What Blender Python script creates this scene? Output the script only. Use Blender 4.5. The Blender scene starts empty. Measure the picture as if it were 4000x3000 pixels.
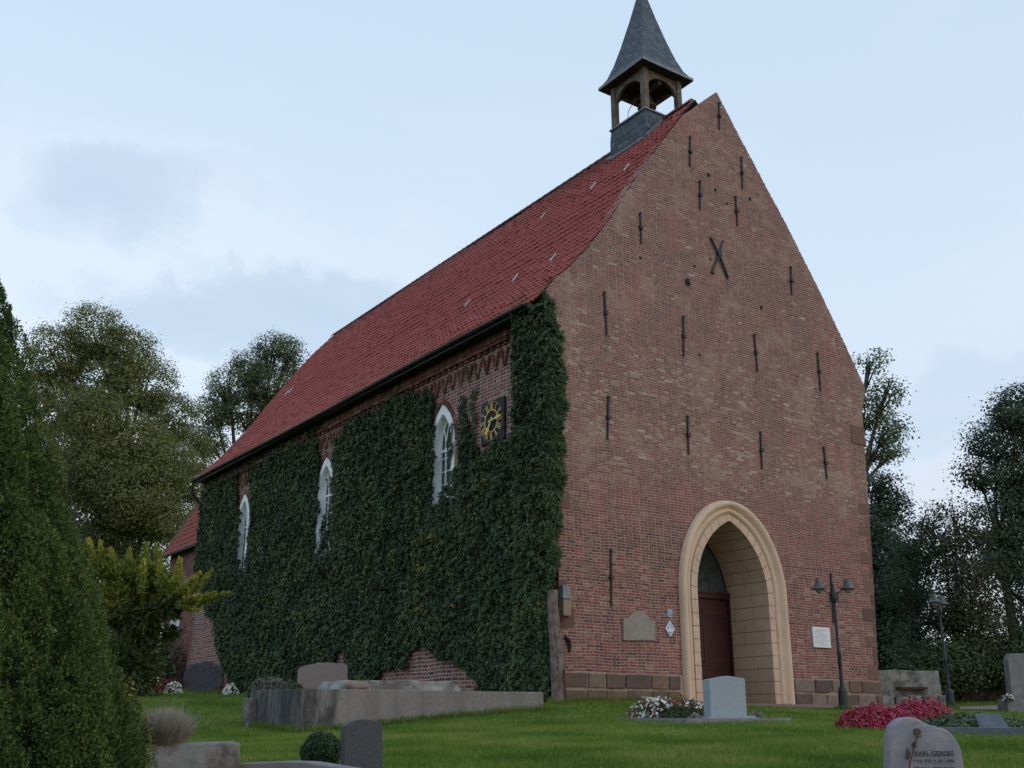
import bpy, bmesh, math, random
import numpy as np
from mathutils import Vector, noise as mnoise

SC = bpy.context.scene
COL = SC.collection
R_ = math.radians
rng = np.random.default_rng(7)
random.seed(7)

# ------------------------------------------------------------------ camera, sky, sun, exposure
FPX = 4086.0                                   # focal length in pixels of a 4000 px wide frame
PITCH = math.atan(1301 / FPX)
TH = R_(55.25)
F = np.array([math.cos(TH), math.sin(TH), 0.0]); RT = np.array([math.sin(TH), -math.cos(TH), 0.0]); UP = np.array([0, 0, 1.0])
CAM = -(F * 23.4 + RT * 1.037 + UP * 0.33)
cd = bpy.data.cameras.new('camera'); cam = bpy.data.objects.new('camera', cd); COL.objects.link(cam)
cam.location = CAM; cam.rotation_euler = (math.pi / 2 + PITCH, 0, TH - math.pi / 2)
cd.sensor_width = 36; cd.lens = FPX / 4000 * 36; cd.clip_start = 0.1; cd.clip_end = 6000
SC.camera = cam
SC.cycles.filter_width = 1.5
SC.view_settings.view_transform = 'Standard'; SC.view_settings.look = 'None'
SC.view_settings.exposure = 0.0; SC.view_settings.gamma = 1.0; SC.view_settings.use_curve_mapping = False

def ray(x, y):
    fw = F * math.cos(PITCH) + UP * math.sin(PITCH); up = -F * math.sin(PITCH) + UP * math.cos(PITCH)
    return fw + RT * ((x - 2000) / FPX) - up * ((y - 1500) / FPX)
def onY(x, y, Y=0.0):
    d = ray(x, y); return CAM + d * ((Y - CAM[1]) / d[1])
def onX(x, y, X=0.0):
    d = ray(x, y); return CAM + d * ((X - CAM[0]) / d[0])
def at(x, y, D):
    d = ray(x, y); return CAM + d * (D / (d @ F))
S = 4000 / 2212.0
def mpp(D): return D / 4288.0                  # metres per photo pixel at forward distance D

def build_world():
    w = bpy.data.worlds.new('World'); SC.world = w; w.use_nodes = True
    nt = w.node_tree; N = nt.nodes; L = nt.links; N.clear()
    out = N.new('ShaderNodeOutputWorld'); add = N.new('ShaderNodeAddShader')
    sky = N.new('ShaderNodeTexSky'); sky.sky_type = 'NISHITA'; sky.sun_disc = False
    sky.sun_elevation = R_(8); sky.sun_rotation = R_(160)
    b1 = N.new('ShaderNodeBackground'); b1.inputs[1].default_value = 0.05
    L.new(sky.outputs[0], b1.inputs[0])
    tc = N.new('ShaderNodeTexCoord'); sep = N.new('ShaderNodeSeparateXYZ'); L.new(tc.outputs['Generated'], sep.inputs[0])
    ramp = N.new('ShaderNodeValToRGB'); L.new(sep.outputs[2], ramp.inputs[0])
    cr = ramp.color_ramp
    cr.elements[0].position = 0.0; cr.elements[0].color = (0.66, 0.67, 0.79, 1)
    cr.elements[1].position = 1.0; cr.elements[1].color = (0.44, 0.61, 0.86, 1)
    for p, c in ((0.14, (0.66, 0.72, 0.85, 1)), (0.34, (0.65, 0.765, 0.90, 1)), (0.60, (0.575, 0.72, 0.875, 1))):
        e = cr.elements.new(p); e.color = c
    # soft cloud banks: ellipses on the sky dome, broken up by noise
    nz = N.new('ShaderNodeTexNoise'); nz.inputs['Scale'].default_value = 6.5; nz.inputs['Detail'].default_value = 9; nz.inputs['Roughness'].default_value = 0.62
    L.new(tc.outputs['Generated'], nz.inputs['Vector'])
    nv = N.new('ShaderNodeVectorMath'); nv.operation = 'MULTIPLY_ADD'
    L.new(nz.outputs['Color'], nv.inputs[0]); nv.inputs[1].default_value = (0.20, 0.20, 0.15); L.new(tc.outputs['Generated'], nv.inputs[2])
    off = N.new('ShaderNodeVectorMath'); off.operation = 'SUBTRACT'; L.new(nv.outputs[0], off.inputs[0]); off.inputs[1].default_value = (0.10, 0.10, 0.075)
    def mth(op, a, b=None, c=None):
        n = N.new('ShaderNodeMath'); n.operation = op
        for i, v in enumerate((a, b, c)):
            if v is None: continue
            if isinstance(v, (int, float)): n.inputs[i].default_value = v
            else: L.new(v, n.inputs[i])
        return n.outputs[0]
    def blob(px, py, rx, ry):
        d = ray(px, py); d = d / np.linalg.norm(d)
        h = np.array([d[1], -d[0], 0]); h /= np.linalg.norm(h); v = np.cross(h, d)
        def dot(vec):
            n = N.new('ShaderNodeVectorMath'); n.operation = 'DOT_PRODUCT'; L.new(off.outputs[0], n.inputs[0]); n.inputs[1].default_value = tuple(vec); return n.outputs['Value']
        a = mth('DIVIDE', dot(h), rx / 4288.0); b = mth('DIVIDE', dot(v), ry / 4288.0)
        r2 = mth('ADD', mth('MULTIPLY', a, a), mth('MULTIPLY', b, b))
        r2 = mth('ADD', r2, mth('LESS_THAN', dot(d), 0.0))          # front half of the dome only
        m = N.new('ShaderNodeMapRange'); m.interpolation_type = 'SMOOTHSTEP'
        m.inputs[1].default_value = 1.25; m.inputs[2].default_value = 0.3; L.new(r2, m.inputs[0]); return m.outputs[0]
    def mixc(fac, c_in, col):
        m = N.new('ShaderNodeMix'); m.data_type = 'RGBA'; L.new(fac, m.inputs[0]); L.new(c_in, m.inputs[6]); m.inputs[7].default_value = (*col, 1); return m.outputs[2]
    c = ramp.outputs[0]
    for px, py, rx, ry, k, col in ((300, 1000, 1000, 560, .42, (0.75, 0.82, 0.92)), (900, 1100, 1300, 420, .35, (0.75, 0.81, 0.91)),
                                   (480, 740, 360, 180, .7, (0.48, 0.61, 0.76)), (330, 850, 330, 120, .5, (0.52, 0.64, 0.79)), (850, 690, 240, 80, .3, (0.55, 0.66, 0.80)), (680, 980, 120, 40, .3, (0.55, 0.66, 0.80)),
                                   (1180, 1200, 620, 220, .85, (0.46, 0.59, 0.735)), (860, 1260, 600, 180, .85, (0.48, 0.60, 0.745)), (1450, 1330, 560, 190, .6, (0.47, 0.60, 0.75)), (1280, 1090, 240, 70, .5, (0.52, 0.64, 0.78)),
                                   (3850, 1480, 360, 150, .45, (0.52, 0.63, 0.80)), (3600, 1680, 330, 90, .4, (0.50, 0.62, 0.78)),
                                   (900, 1800, 900, 240, .5, (0.70, 0.70, 0.78)), (3700, 1950, 700, 160, .5, (0.70, 0.70, 0.82))):
        c = mixc(mth('MULTIPLY', blob(px, py, rx, ry), k), c, col)
    n2 = N.new('ShaderNodeTexNoise'); n2.inputs['Scale'].default_value = 3.0; n2.inputs['Detail'].default_value = 5
    st = N.new('ShaderNodeVectorMath'); st.operation = 'MULTIPLY'; st.inputs[1].default_value = (1, 1, 3.0); L.new(tc.outputs['Generated'], st.inputs[0]); L.new(st.outputs[0], n2.inputs['Vector'])
    m2 = N.new('ShaderNodeMapRange'); m2.inputs[1].default_value = 0.45; m2.inputs[2].default_value = 0.75; m2.inputs[4].default_value = 0.35; L.new(n2.outputs[0], m2.inputs[0])
    c = mixc(m2.outputs[0], c, (0.76, 0.83, 0.93))
    b2 = N.new('ShaderNodeBackground'); b2.inputs[1].default_value = 0.96; L.new(c, b2.inputs[0])
    L.new(b1.outputs[0], add.inputs[0]); L.new(b2.outputs[0], add.inputs[1]); L.new(add.outputs[0], out.inputs[0])
build_world()

SUN_DIR = Vector((-0.35, 0.85, -0.55)).normalized()     # low evening light from behind the camera's right
sl = bpy.data.lights.new('sun', 'SUN'); sl.energy = 0.45; sl.angle = R_(40); sl.color = (1.0, 0.94, 0.92)
so = bpy.data.objects.new('sun', sl); COL.objects.link(so); so.rotation_euler = SUN_DIR.to_track_quat('-Z', 'Y').to_euler(); so.location = (5, -30, 40)

# ------------------------------------------------------------------ material helpers
def newmat(name):
    m = bpy.data.materials.new(name); m.use_nodes = True; nt = m.node_tree
    b = nt.nodes['Principled BSDF']; return m, nt, b
class NT:
    def __init__(s, nt): s.nt = nt; s.N = nt.nodes; s.L = nt.links
    def val(s, n, i, v):
        if v is None: return
        if hasattr(v, 'is_output') or hasattr(v, 'links'): s.L.new(v, n.inputs[i])
        else: n.inputs[i].default_value = v
    def math(s, op, a, b=None, c=None, clamp=False):
        n = s.N.new('ShaderNodeMath'); n.operation = op; n.use_clamp = clamp
        for i, v in enumerate((a, b, c)): s.val(n, i, v)
        return n.outputs[0]
    def noise(s, vec, scale, detail=3, rough=0.55, out='Fac'):
        n = s.N.new('ShaderNodeTexNoise'); n.inputs['Scale'].default_value = scale; n.inputs['Detail'].default_value = detail; n.inputs['Roughness'].default_value = rough
        if vec is not None: s.L.new(vec, n.inputs['Vector'])
        return n.outputs[out]
    def white(s, x, y, z=0.0):
        c = s.N.new('ShaderNodeCombineXYZ'); s.val(c, 0, x); s.val(c, 1, y); s.val(c, 2, z)
        n = s.N.new('ShaderNodeTexWhiteNoise'); n.noise_dimensions = '3D'; s.L.new(c.outputs[0], n.inputs[0]); return n.outputs['Value']
    def ramp(s, fac, stops, interp='LINEAR'):
        n = s.N.new('ShaderNodeValToRGB'); s.L.new(fac, n.inputs[0]); cr = n.color_ramp; cr.interpolation = interp
        while len(cr.elements) < len(stops): cr.elements.new(0.5)
        for e, (p, c) in zip(cr.elements, stops): e.position = p; e.color = (*c, 1)
        return n.outputs[0]
    def mix(s, fac, a, b, mode='MIX'):
        n = s.N.new('ShaderNodeMix'); n.data_type = 'RGBA'; n.blend_type = mode
        s.val(n, 0, fac)
        for i, v in ((6, a), (7, b)):
            if isinstance(v, tuple): n.inputs[i].default_value = (*v, 1)
            else: s.L.new(v, n.inputs[i])
        return n.outputs[2]
    def mrange(s, v, a, b, c=0.0, d=1.0, smooth=True):
        n = s.N.new('ShaderNodeMapRange'); n.interpolation_type = 'SMOOTHSTEP' if smooth else 'LINEAR'
        s.L.new(v, n.inputs[0])
        for i, x in enumerate((a, b, c, d)): n.inputs[i + 1].default_value = x
        return n.outputs[0]
    def bump(s, h, strength, dist, bsdf):
        n = s.N.new('ShaderNodeBump'); n.inputs['Strength'].default_value = strength; n.inputs['Distance'].default_value = dist
        s.L.new(h, n.inputs['Height']); s.L.new(n.outputs[0], bsdf.inputs['Normal'])
    def obj(s): return s.N.new('ShaderNodeTexCoord').outputs['Object']
    def geo(s): return s.N.new('ShaderNodeNewGeometry').outputs['Position']
    def sep(s, v):
        n = s.N.new('ShaderNodeSeparateXYZ'); s.L.new(v, n.inputs[0]); return n.outputs
    def attr(s, name):
        n = s.N.new('ShaderNodeAttribute'); n.attribute_name = name; return n.outputs['Fac']

def mat_plain(name, c1, c2=None, scale=3.0, rough=0.7, bump=0.0, bscale=40.0, metal=0.0, c3=None, s3=0.8, a3=0.5):
    m, nt, b = newmat(name); t = NT(nt); pos = t.geo()
    b.inputs['Roughness'].default_value = rough; b.inputs['Metallic'].default_value = metal
    if 'Specular IOR Level' in b.inputs: b.inputs['Specular IOR Level'].default_value = 0.3
    if c2:
        f = t.mrange(t.noise(pos, scale, 5, 0.6), 0.3, 0.7); col = t.mix(f, c1, c2)
        if c3:
            f3 = t.math('MULTIPLY', t.mrange(t.noise(pos, s3, 6, 0.65), 0.48, 0.62), a3); col = t.mix(f3, col, c3)
        nt.links.new(col, b.inputs['Base Color'])
    else: b.inputs['Base Color'].default_value = (*c1, 1)
    if bump: t.bump(t.noise(pos, bscale, 4, 0.6), bump, 0.02, b)
    return m

def mat_leaf(name, stops, rough=0.55, trans=0.25, spec=0.35):
    m, nt, b = newmat(name); t = NT(nt); r = t.attr('rnd'); pos = t.geo()
    f = t.math('ADD', r, t.math('MULTIPLY', t.math('SUBTRACT', t.noise(pos, 1.1, 3), 0.5), 0.7), clamp=True)
    col = t.ramp(f, stops); nt.links.new(col, b.inputs['Base Color']); b.inputs['Roughness'].default_value = rough
    b.inputs['Specular IOR Level'].default_value = spec
    tr = nt.nodes.new('ShaderNodeBsdfTranslucent'); nt.links.new(col, tr.inputs[0])
    mx = nt.nodes.new('ShaderNodeMixShader'); mx.inputs[0].default_value = trans
    nt.links.new(b.outputs[0], mx.inputs[1]); nt.links.new(tr.outputs[0], mx.inputs[2])
    nt.links.new(mx.outputs[0], nt.nodes['Material Output'].inputs[0]); return m

def mat_brick(name, axis, stops, mortar, h=0.0667, l=0.25, weather=True, jw=0.0075):
    m, nt, b = newmat(name); t = NT(nt); pos = t.geo()
    warp = t.sep(t.noise(pos, 0.9, 2, 0.5, 'Color')); fine = t.sep(t.noise(pos, 9.0, 2, 0.5, 'Color'))
    xyz = t.sep(pos)
    u = t.math('MULTIPLY_ADD', fine[0], 0.018, xyz[axis])
    v = t.math('ADD', t.math('MULTIPLY_ADD', warp[1], 0.10, xyz[2]), t.math('MULTIPLY', fine[1], 0.012))
    vr = t.math('DIVIDE', v, h); row = t.math('FLOOR', vr); fv = t.math('FRACT', vr)
    odd = t.math('MODULO', t.math('ABSOLUTE', row), 2.0)
    lr = t.math('MULTIPLY_ADD', odd, -l * 0.5, l)
    shift = t.math('MULTIPLY', t.white(row, 3.0), 0.35)
    ur = t.math('ADD', t.math('DIVIDE', u, lr), shift); colm = t.math('FLOOR', ur); fu = t.math('FRACT', ur)
    du = t.math('MULTIPLY', t.math('MINIMUM', fu, t.math('SUBTRACT', 1.0, fu)), lr)
    dv = t.math('MULTIPLY', t.math('MINIMUM', fv, t.math('SUBTRACT', 1.0, fv)), h)
    e = t.math('MINIMUM', du, dv)
    e = t.math('MULTIPLY_ADD', t.math('SUBTRACT', fine[2], 0.5), 0.006, e)
    face = t.mrange(e, jw * 0.6, jw * 1.35)
    rnd = t.white(colm, row, 1.7)
    patch = t.math('SUBTRACT', t.noise(pos, 0.42, 5, 0.65), 0.5)
    z = xyz[2]
    up = t.mrange(z, 3.2, 5.6) if weather else None
    f = t.math('ADD', rnd, t.math('MULTIPLY', patch, 1.0), clamp=True)
    col = t.ramp(f, stops)
    if weather:
        # band of yellowish replacement bricks above the portal, greyer weathered face higher up
        band = t.math('MULTIPLY', t.mrange(z, 4.6, 6.2), t.mrange(z, 9.4, 7.6))
        yl = t.math('MULTIPLY', t.math('MULTIPLY_ADD', band, 0.30, 0.05), t.math('MULTIPLY_ADD', t.mrange(t.noise(pos, 0.9, 5, 0.75), 0.42, 0.70), 0.75, 0.22))
        yel = t.math('LESS_THAN', t.white(colm, row, 9.3), yl)
        col = t.mix(t.math('MULTIPLY', yel, t.math('MULTIPLY', up, 0.85)), col, t.ramp(t.white(colm, row, 5.1), [(0, (0.32, 0.25, 0.14)), (0.6, (0.42, 0.35, 0.25)), (1, (0.54, 0.50, 0.43))]))
        grey = t.math('MULTIPLY', up, t.math('MULTIPLY_ADD', t.noise(pos, 2.3, 5, 0.65), 0.55, 0.06))
        col = t.mix(grey, col, (0.268, 0.160, 0.146))
        red = t.math('MULTIPLY', t.mrange(t.noise(pos, 0.55, 4), 0.53, 0.68), 0.5)
        col = t.mix(red, col, (0.30, 0.085, 0.08))
        dkp = t.math('MULTIPLY', t.mrange(t.noise(pos, 1.9, 6, 0.7), 0.50, 0.70), 0.5)
        col = t.mix(dkp, col, (0.13, 0.075, 0.075))
        och = t.math('MULTIPLY', t.mrange(t.noise(pos, 1.3, 4, 0.6), 0.54, 0.70), 0.38)
        col = t.mix(och, col, (0.21, 0.135, 0.075))
        wb = t.math('MULTIPLY', t.math('SUBTRACT', t.noise(pos, 5.0, 4, 0.7), 0.5), 0.22); stain = None
        for ax, ab in ANCHOR_FEET:                                       # rain-washed rust and soot below each anchor
            dx = t.math('ABSOLUTE', t.math('ADD', t.math('SUBTRACT', xyz[0], ax), wb)); q = t.math('MULTIPLY', t.mrange(dx, 0.13, 0.02), t.math('MULTIPLY', t.mrange(z, ab + 0.10, ab - 0.05), t.mrange(z, ab - 0.95, ab - 0.1)))
            stain = q if stain is None else t.math('MAXIMUM', stain, q)
        col = t.mix(t.math('MULTIPLY', stain, 0.62), col, (0.065, 0.045, 0.042))
    if weather:                                                          # big soft weathering patches, brown, buff and soot
        n1 = t.noise(pos, 0.75, 7, 0.72); col = t.mix(t.math('MULTIPLY', t.mrange(n1, 0.50, 0.62), 0.42), col, (0.115, 0.075, 0.068)); col = t.mix(t.math('MULTIPLY', t.math('MULTIPLY', t.mrange(n1, 0.49, 0.38), up), 0.42), col, (0.36, 0.27, 0.205))
        bandp = t.math('MULTIPLY', t.mrange(z, 2.6, 3.6), t.mrange(z, 5.5, 4.6)); col = t.mix(t.math('MULTIPLY', bandp, t.math('MULTIPLY', t.mrange(xyz[0], 3.5, 7.5), 0.35)), col, (0.22, 0.066, 0.07))
    mo = t.mix(t.mrange(t.noise(pos, 3.0, 4), 0.35, 0.65), mortar, tuple(x * 0.72 for x in mortar))
    if weather: mo = t.mix(t.math('MULTIPLY', up, 0.35), mo, (0.35, 0.26, 0.21))
    col = t.mix(face, mo, col)
    gr = t.mix(t.math('MULTIPLY', t.mrange(t.noise(pos, 22.0, 4, 0.7), 0.35, 0.75), 0.3), col, (0.13, 0.085, 0.08))
    nt.links.new(gr, b.inputs['Base Color']); b.inputs['Roughness'].default_value = 0.88; b.inputs['Specular IOR Level'].default_value = 0.2
    hgt = t.math('MULTIPLY_ADD', t.noise(pos, 30.0, 4), 0.5, t.math('MULTIPLY_ADD', rnd, 0.35, face))
    t.bump(hgt, 0.55, 0.012, b)
    return m

ANCHOR_FEET = [tuple(onY(*q)[[0, 2]]) for q in ((2368, 1307), (2669, 1395), (2956, 1452), (3203, 1527), (2371, 1715), (2688, 1777), (2974, 1832), (3228, 1873), (2386, 2368), (3254, 2434), (2700, 650), (2840, 1090))]
ANCHOR_FEET = [(float(a), float(b)) for a, b in ANCHOR_FEET]
LOWER = [(0.0, (0.080, 0.038, 0.048)), (0.25, (0.17, 0.054, 0.058)), (0.55, (0.25, 0.072, 0.068)), (0.8, (0.20, 0.088, 0.064)), (1.0, (0.33, 0.18, 0.14))]
M = {}
M['brick_front'] = mat_brick('front brick', 0, LOWER, (0.42, 0.33, 0.27))
M['brick_side'] = mat_brick('side brick', 1, LOWER, (0.48, 0.42, 0.375), h=0.095, l=0.30, weather=False, jw=0.013)
M['brick_far'] = mat_brick('chancel brick', 1, LOWER, (0.30, 0.20, 0.17), weather=False)
M['cream'] = mat_plain('cream render', (0.57, 0.415, 0.30), (0.61, 0.455, 0.335), 2.0, 0.8, 0.15, 30, c3=(0.46, 0.33, 0.23), s3=1.6, a3=0.35)
M['stone_white'] = mat_plain('white plaster', (0.84, 0.86, 0.87), (0.88, 0.90, 0.91), 3.0, 0.7, 0.1, 30, c3=(0.50, 0.52, 0.50), s3=2.5, a3=0.5)
M['white'] = mat_plain('white paint', (0.88, 0.90, 0.92), (0.82, 0.85, 0.88), 4.0, 0.5)
M['glass'] = mat_plain('dark window glass', (0.05, 0.06, 0.065), (0.08, 0.09, 0.092), 5.0, 0.2)
M['iron'] = mat_plain('black iron', (0.022, 0.022, 0.026), (0.04, 0.035, 0.035), 9.0, 0.55)
M['lampiron'] = mat_plain('lamp post paint', (0.018, 0.022, 0.024), (0.03, 0.034, 0.036), 7.0, 0.45)
M['shade'] = mat_plain('lamp shade enamel', (0.06, 0.075, 0.07), (0.09, 0.105, 0.095), 8.0, 0.4)
M['rust'] = mat_plain('rusty iron', (0.10, 0.035, 0.02), (0.05, 0.02, 0.015), 20.0, 0.85, 0.3, 60)
M['gutter'] = mat_plain('gutter zinc', (0.022, 0.025, 0.028), (0.035, 0.038, 0.04), 2.0, 0.5)
M['wood'] = mat_plain('weathered timber', (0.15, 0.12, 0.105), (0.085, 0.068, 0.06), 5.0, 0.85, 0.3, 30, c3=(0.26, 0.225, 0.195), s3=3.0, a3=0.5)
M['door'] = mat_plain('brown door', (0.060, 0.018, 0.016), (0.042, 0.014, 0.013), 4.0, 0.5, 0.1, 40)
M['gold'] = mat_plain('gilding', (0.78, 0.56, 0.17), (0.68, 0.46, 0.12), 14.0, 0.45)
M['clockblack'] = mat_plain('clock board', (0.012, 0.012, 0.020), (0.02, 0.02, 0.03), 6.0, 0.7)
M['notice'] = mat_plain('notice board white', (0.60, 0.64, 0.66), (0.66, 0.69, 0.70), 5.0, 0.5)
M['ink'] = mat_plain('grey ink', (0.30, 0.32, 0.34))
M['sandstone'] = mat_plain('sandstone tablet', (0.27, 0.24, 0.215), (0.225, 0.195, 0.175), 9.0, 0.85, 0.2, 50)
M['blue'] = mat_plain('blue enamel', (0.09, 0.22, 0.42), None, rough=0.4)
M['bluelt'] = mat_plain('pale blue enamel', (0.30, 0.42, 0.62), None, rough=0.4)
M['whiteen'] = mat_plain('white enamel', (0.60, 0.64, 0.72), None, rough=0.4)
M['concrete'] = mat_plain('old concrete', (0.175, 0.15, 0.135), (0.12, 0.105, 0.095), 1.8, 0.9, 0.35, 35, c3=(0.03, 0.03, 0.032), s3=0.75, a3=0.85)
def mat_vault():
    m, nt, b = newmat('stained vault concrete'); t = NT(nt); pos = t.geo()
    st = nt.nodes.new('ShaderNodeVectorMath'); st.operation = 'MULTIPLY'; st.inputs[1].default_value = (1.6, 1.6, 0.5); nt.links.new(pos, st.inputs[0]); sv = st.outputs[0]
    base = t.mix(t.mrange(t.noise(sv, 1.6, 6, 0.65), 0.35, 0.65), (0.15, 0.138, 0.128), (0.205, 0.188, 0.175))
    base = t.mix(t.math('MULTIPLY', t.mrange(t.noise(pos, 14, 5, 0.7), 0.45, 0.75), 0.5), base, (0.09, 0.08, 0.075))
    x = t.sep(pos)[0]
    dark = t.math('MULTIPLY', t.mrange(t.math('MULTIPLY_ADD', t.math('SUBTRACT', t.noise(sv, 2.2, 5, 0.65), 0.5), 2.6, x), VX0 + 0.75, VX0 + 0.2), t.math('MULTIPLY_ADD', t.mrange(t.noise(sv, 3.4, 6, 0.7), 0.4, 0.62), -0.5, 0.92))
    base = t.mix(dark, base, (0.028, 0.028, 0.032))
    wh = t.math('MULTIPLY', t.mrange(t.noise(sv, 5.0, 5, 0.7), 0.60, 0.70), t.mrange(x, VX0 + 0.9, VX0 + 0.3)); base = t.mix(t.math('MULTIPLY', wh, 0.6), base, (0.25, 0.25, 0.26))
    nt.links.new(base, b.inputs['Base Color']); b.inputs['Roughness'].default_value = 0.92; t.bump(t.noise(pos, 35, 5, 0.65), 0.35, 0.02, b); return m
VX0 = float(at(1180, 2872, 18.0)[0])
M['vault'] = mat_vault()
M['concrete_lt'] = mat_plain('lichened concrete', (0.24, 0.24, 0.24), (0.15, 0.14, 0.135), 6.0, 0.9, 0.35, 45, c3=(0.085, 0.06, 0.052), s3=3.5, a3=0.75)
M['kerb'] = mat_plain('grave kerb stone', (0.24, 0.225, 0.24), (0.175, 0.165, 0.175), 7.0, 0.8, 0.2, 50)
M['granite_grey'] = mat_plain('pale grey granite', (0.265, 0.315, 0.36), (0.23, 0.275, 0.315), 26.0, 0.5, 0.05, 120)
M['granite_dark'] = mat_plain('dark granite', (0.07, 0.072, 0.082), (0.04, 0.043, 0.052), 60.0, 0.55, 0.1, 120)
M['granite_blk'] = mat_plain('polished dark slab', (0.10, 0.12, 0.145), (0.07, 0.085, 0.10), 8.0, 0.3)
M['stone_round'] = mat_plain('dark field stone', (0.075, 0.07, 0.085), (0.05, 0.048, 0.06), 9.0, 0.85, 0.3, 40)
M['stone_pink'] = mat_plain('pink granite', (0.22, 0.185, 0.18), (0.175, 0.147, 0.143), 30.0, 0.7, 0.15, 80)
M['stone_boulder'] = mat_plain('boulder', (0.26, 0.19, 0.15), (0.16, 0.13, 0.12), 8.0, 0.85, 0.3, 40)
M['stone_pale'] = mat_plain('pale rough gravestone', (0.30, 0.275, 0.295), (0.225, 0.215, 0.245), 5.0, 0.8, 0.3, 60, c3=(0.17, 0.17, 0.205), s3=3.0, a3=0.6)
M['stone_wall'] = mat_plain('mossy masonry', (0.31, 0.31, 0.29), (0.17, 0.17, 0.155), 3.0, 0.9, 0.4, 25, c3=(0.07, 0.065, 0.06), s3=2.0, a3=0.7)
M['stele'] = mat_plain('grey stele', (0.21, 0.205, 0.205), (0.15, 0.148, 0.148), 5.0, 0.85, 0.3, 40)
M['bronze'] = mat_plain('bronze', (0.065, 0.042, 0.034), (0.11, 0.075, 0.058), 40.0, 0.5, metal=0.4)
M['letter'] = mat_plain('dark lettering', (0.03, 0.024, 0.022), None, rough=0.6)
M['soil'] = mat_plain('soil', (0.04, 0.028, 0.02), (0.025, 0.018, 0.014), 12.0, 0.95, 0.5, 40)
M['bark'] = mat_plain('bark', (0.075, 0.058, 0.045), (0.045, 0.036, 0.03), 8.0, 0.9, 0.5, 30)
M['bark_red'] = mat_plain('conifer bark', (0.17, 0.10, 0.075), (0.10, 0.06, 0.045), 12.0, 0.9, 0.5, 40)
M['dark_gap'] = mat_plain('opening shade', (0.012, 0.012, 0.012), None, rough=0.9)  # near-black colour standing in for shade inside openings
M['ivy'] = mat_leaf('ivy leaves', [(0, (0.030, 0.044, 0.024)), (0.35, (0.044, 0.074, 0.036)), (0.7, (0.070, 0.112, 0.050)), (0.93, (0.13, 0.16, 0.062)), (1.0, (0.24, 0.20, 0.04))], 0.5, 0.15, 0.22)
M['ivy_edge'] = mat_leaf('young ivy leaves', [(0, (0.025, 0.055, 0.025)), (0.6, (0.055, 0.10, 0.035)), (1, (0.13, 0.15, 0.04))], 0.5, 0.2, 0.25)
M['linden'] = mat_leaf('linden leaves', [(0, (0.112, 0.130, 0.044)), (0.5, (0.19, 0.21, 0.068)), (1, (0.34, 0.31, 0.11))], 0.65, 0.45)
M['oak'] = mat_leaf('oak leaves', [(0, (0.10, 0.135, 0.075)), (0.5, (0.155, 0.195, 0.105)), (1, (0.26, 0.26, 0.14))], 0.65, 0.45)
M['alder'] = mat_leaf('dark tree leaves', [(0, (0.04, 0.07, 0.046)), (0.5, (0.068, 0.11, 0.066)), (1, (0.13, 0.14, 0.07))], 0.6, 0.4)
M['brownleaf'] = mat_leaf('browning leaves', [(0, (0.04, 0.052, 0.028)), (0.5, (0.07, 0.08, 0.04)), (1, (0.12, 0.095, 0.048))], 0.65, 0.4)
M['conifer'] = mat_leaf('conifer sprays', [(0, (0.026, 0.044, 0.015)), (0.4, (0.060, 0.102, 0.028)), (0.75, (0.12, 0.165, 0.044)), (1, (0.17, 0.125, 0.05))], 0.75, 0.08, 0.1)
M['gold_juniper'] = mat_leaf('golden juniper sprays', [(0, (0.05, 0.085, 0.018)), (0.45, (0.12, 0.165, 0.026)), (0.75, (0.25, 0.265, 0.034)), (1, (0.44, 0.40, 0.05))], 0.6, 0.2)
M['green_juniper'] = mat_leaf('green juniper sprays', [(0, (0.026, 0.042, 0.014)), (0.6, (0.055, 0.08, 0.022)), (1, (0.12, 0.13, 0.03))], 0.6, 0.15)
M['box'] = mat_leaf('box leaves', [(0, (0.016, 0.036, 0.012)), (0.6, (0.032, 0.065, 0.02)), (1, (0.06, 0.10, 0.03))], 0.5, 0.15)
M['herb'] = mat_leaf('flower foliage', [(0, (0.03, 0.05, 0.018)), (0.6, (0.055, 0.085, 0.028)), (1, (0.10, 0.12, 0.05))], 0.6, 0.2)
M['greyherb'] = mat_leaf('grey shrub leaves', [(0, (0.06, 0.065, 0.05)), (0.6, (0.10, 0.105, 0.085)), (1, (0.17, 0.165, 0.14))], 0.7, 0.15)
M['straw'] = mat_leaf('dry stems', [(0, (0.26, 0.225, 0.19)), (0.5, (0.44, 0.385, 0.325)), (1, (0.60, 0.54, 0.47))], 0.75, 0.5)
M['petal_white'] = mat_leaf('white petals', [(0, (0.58, 0.60, 0.50)), (1, (0.85, 0.86, 0.80))], 0.6, 0.2)
M['petal_red'] = mat_leaf('red petals', [(0, (0.16, 0.014, 0.02)), (1, (0.38, 0.03, 0.05))], 0.6, 0.2)
M['petal_pink'] = mat_leaf('crimson petals', [(0, (0.24, 0.015, 0.04)), (0.5, (0.46, 0.04, 0.09)), (1, (0.62, 0.12, 0.22))], 0.6, 0.2)
M['petal_yellow'] = mat_leaf('yellow petals', [(0, (0.50, 0.36, 0.02)), (1, (0.62, 0.50, 0.05))], 0.6, 0.2)
M['petal_orange'] = mat_leaf('orange petals', [(0, (0.40, 0.07, 0.02)), (1, (0.50, 0.13, 0.03))], 0.6, 0.2)
M['fallen'] = mat_leaf('fallen leaves', [(0, (0.17, 0.12, 0.04)), (0.7, (0.30, 0.25, 0.11)), (1, (0.42, 0.36, 0.20))], 0.8, 0.1)
M['grass'] = mat_leaf('grass blades', [(0, (0.062, 0.122, 0.018)), (0.4, (0.135, 0.225, 0.034)), (0.75, (0.225, 0.29, 0.06)), (1, (0.36, 0.32, 0.11))], 0.65, 0.4, 0.15)

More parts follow.
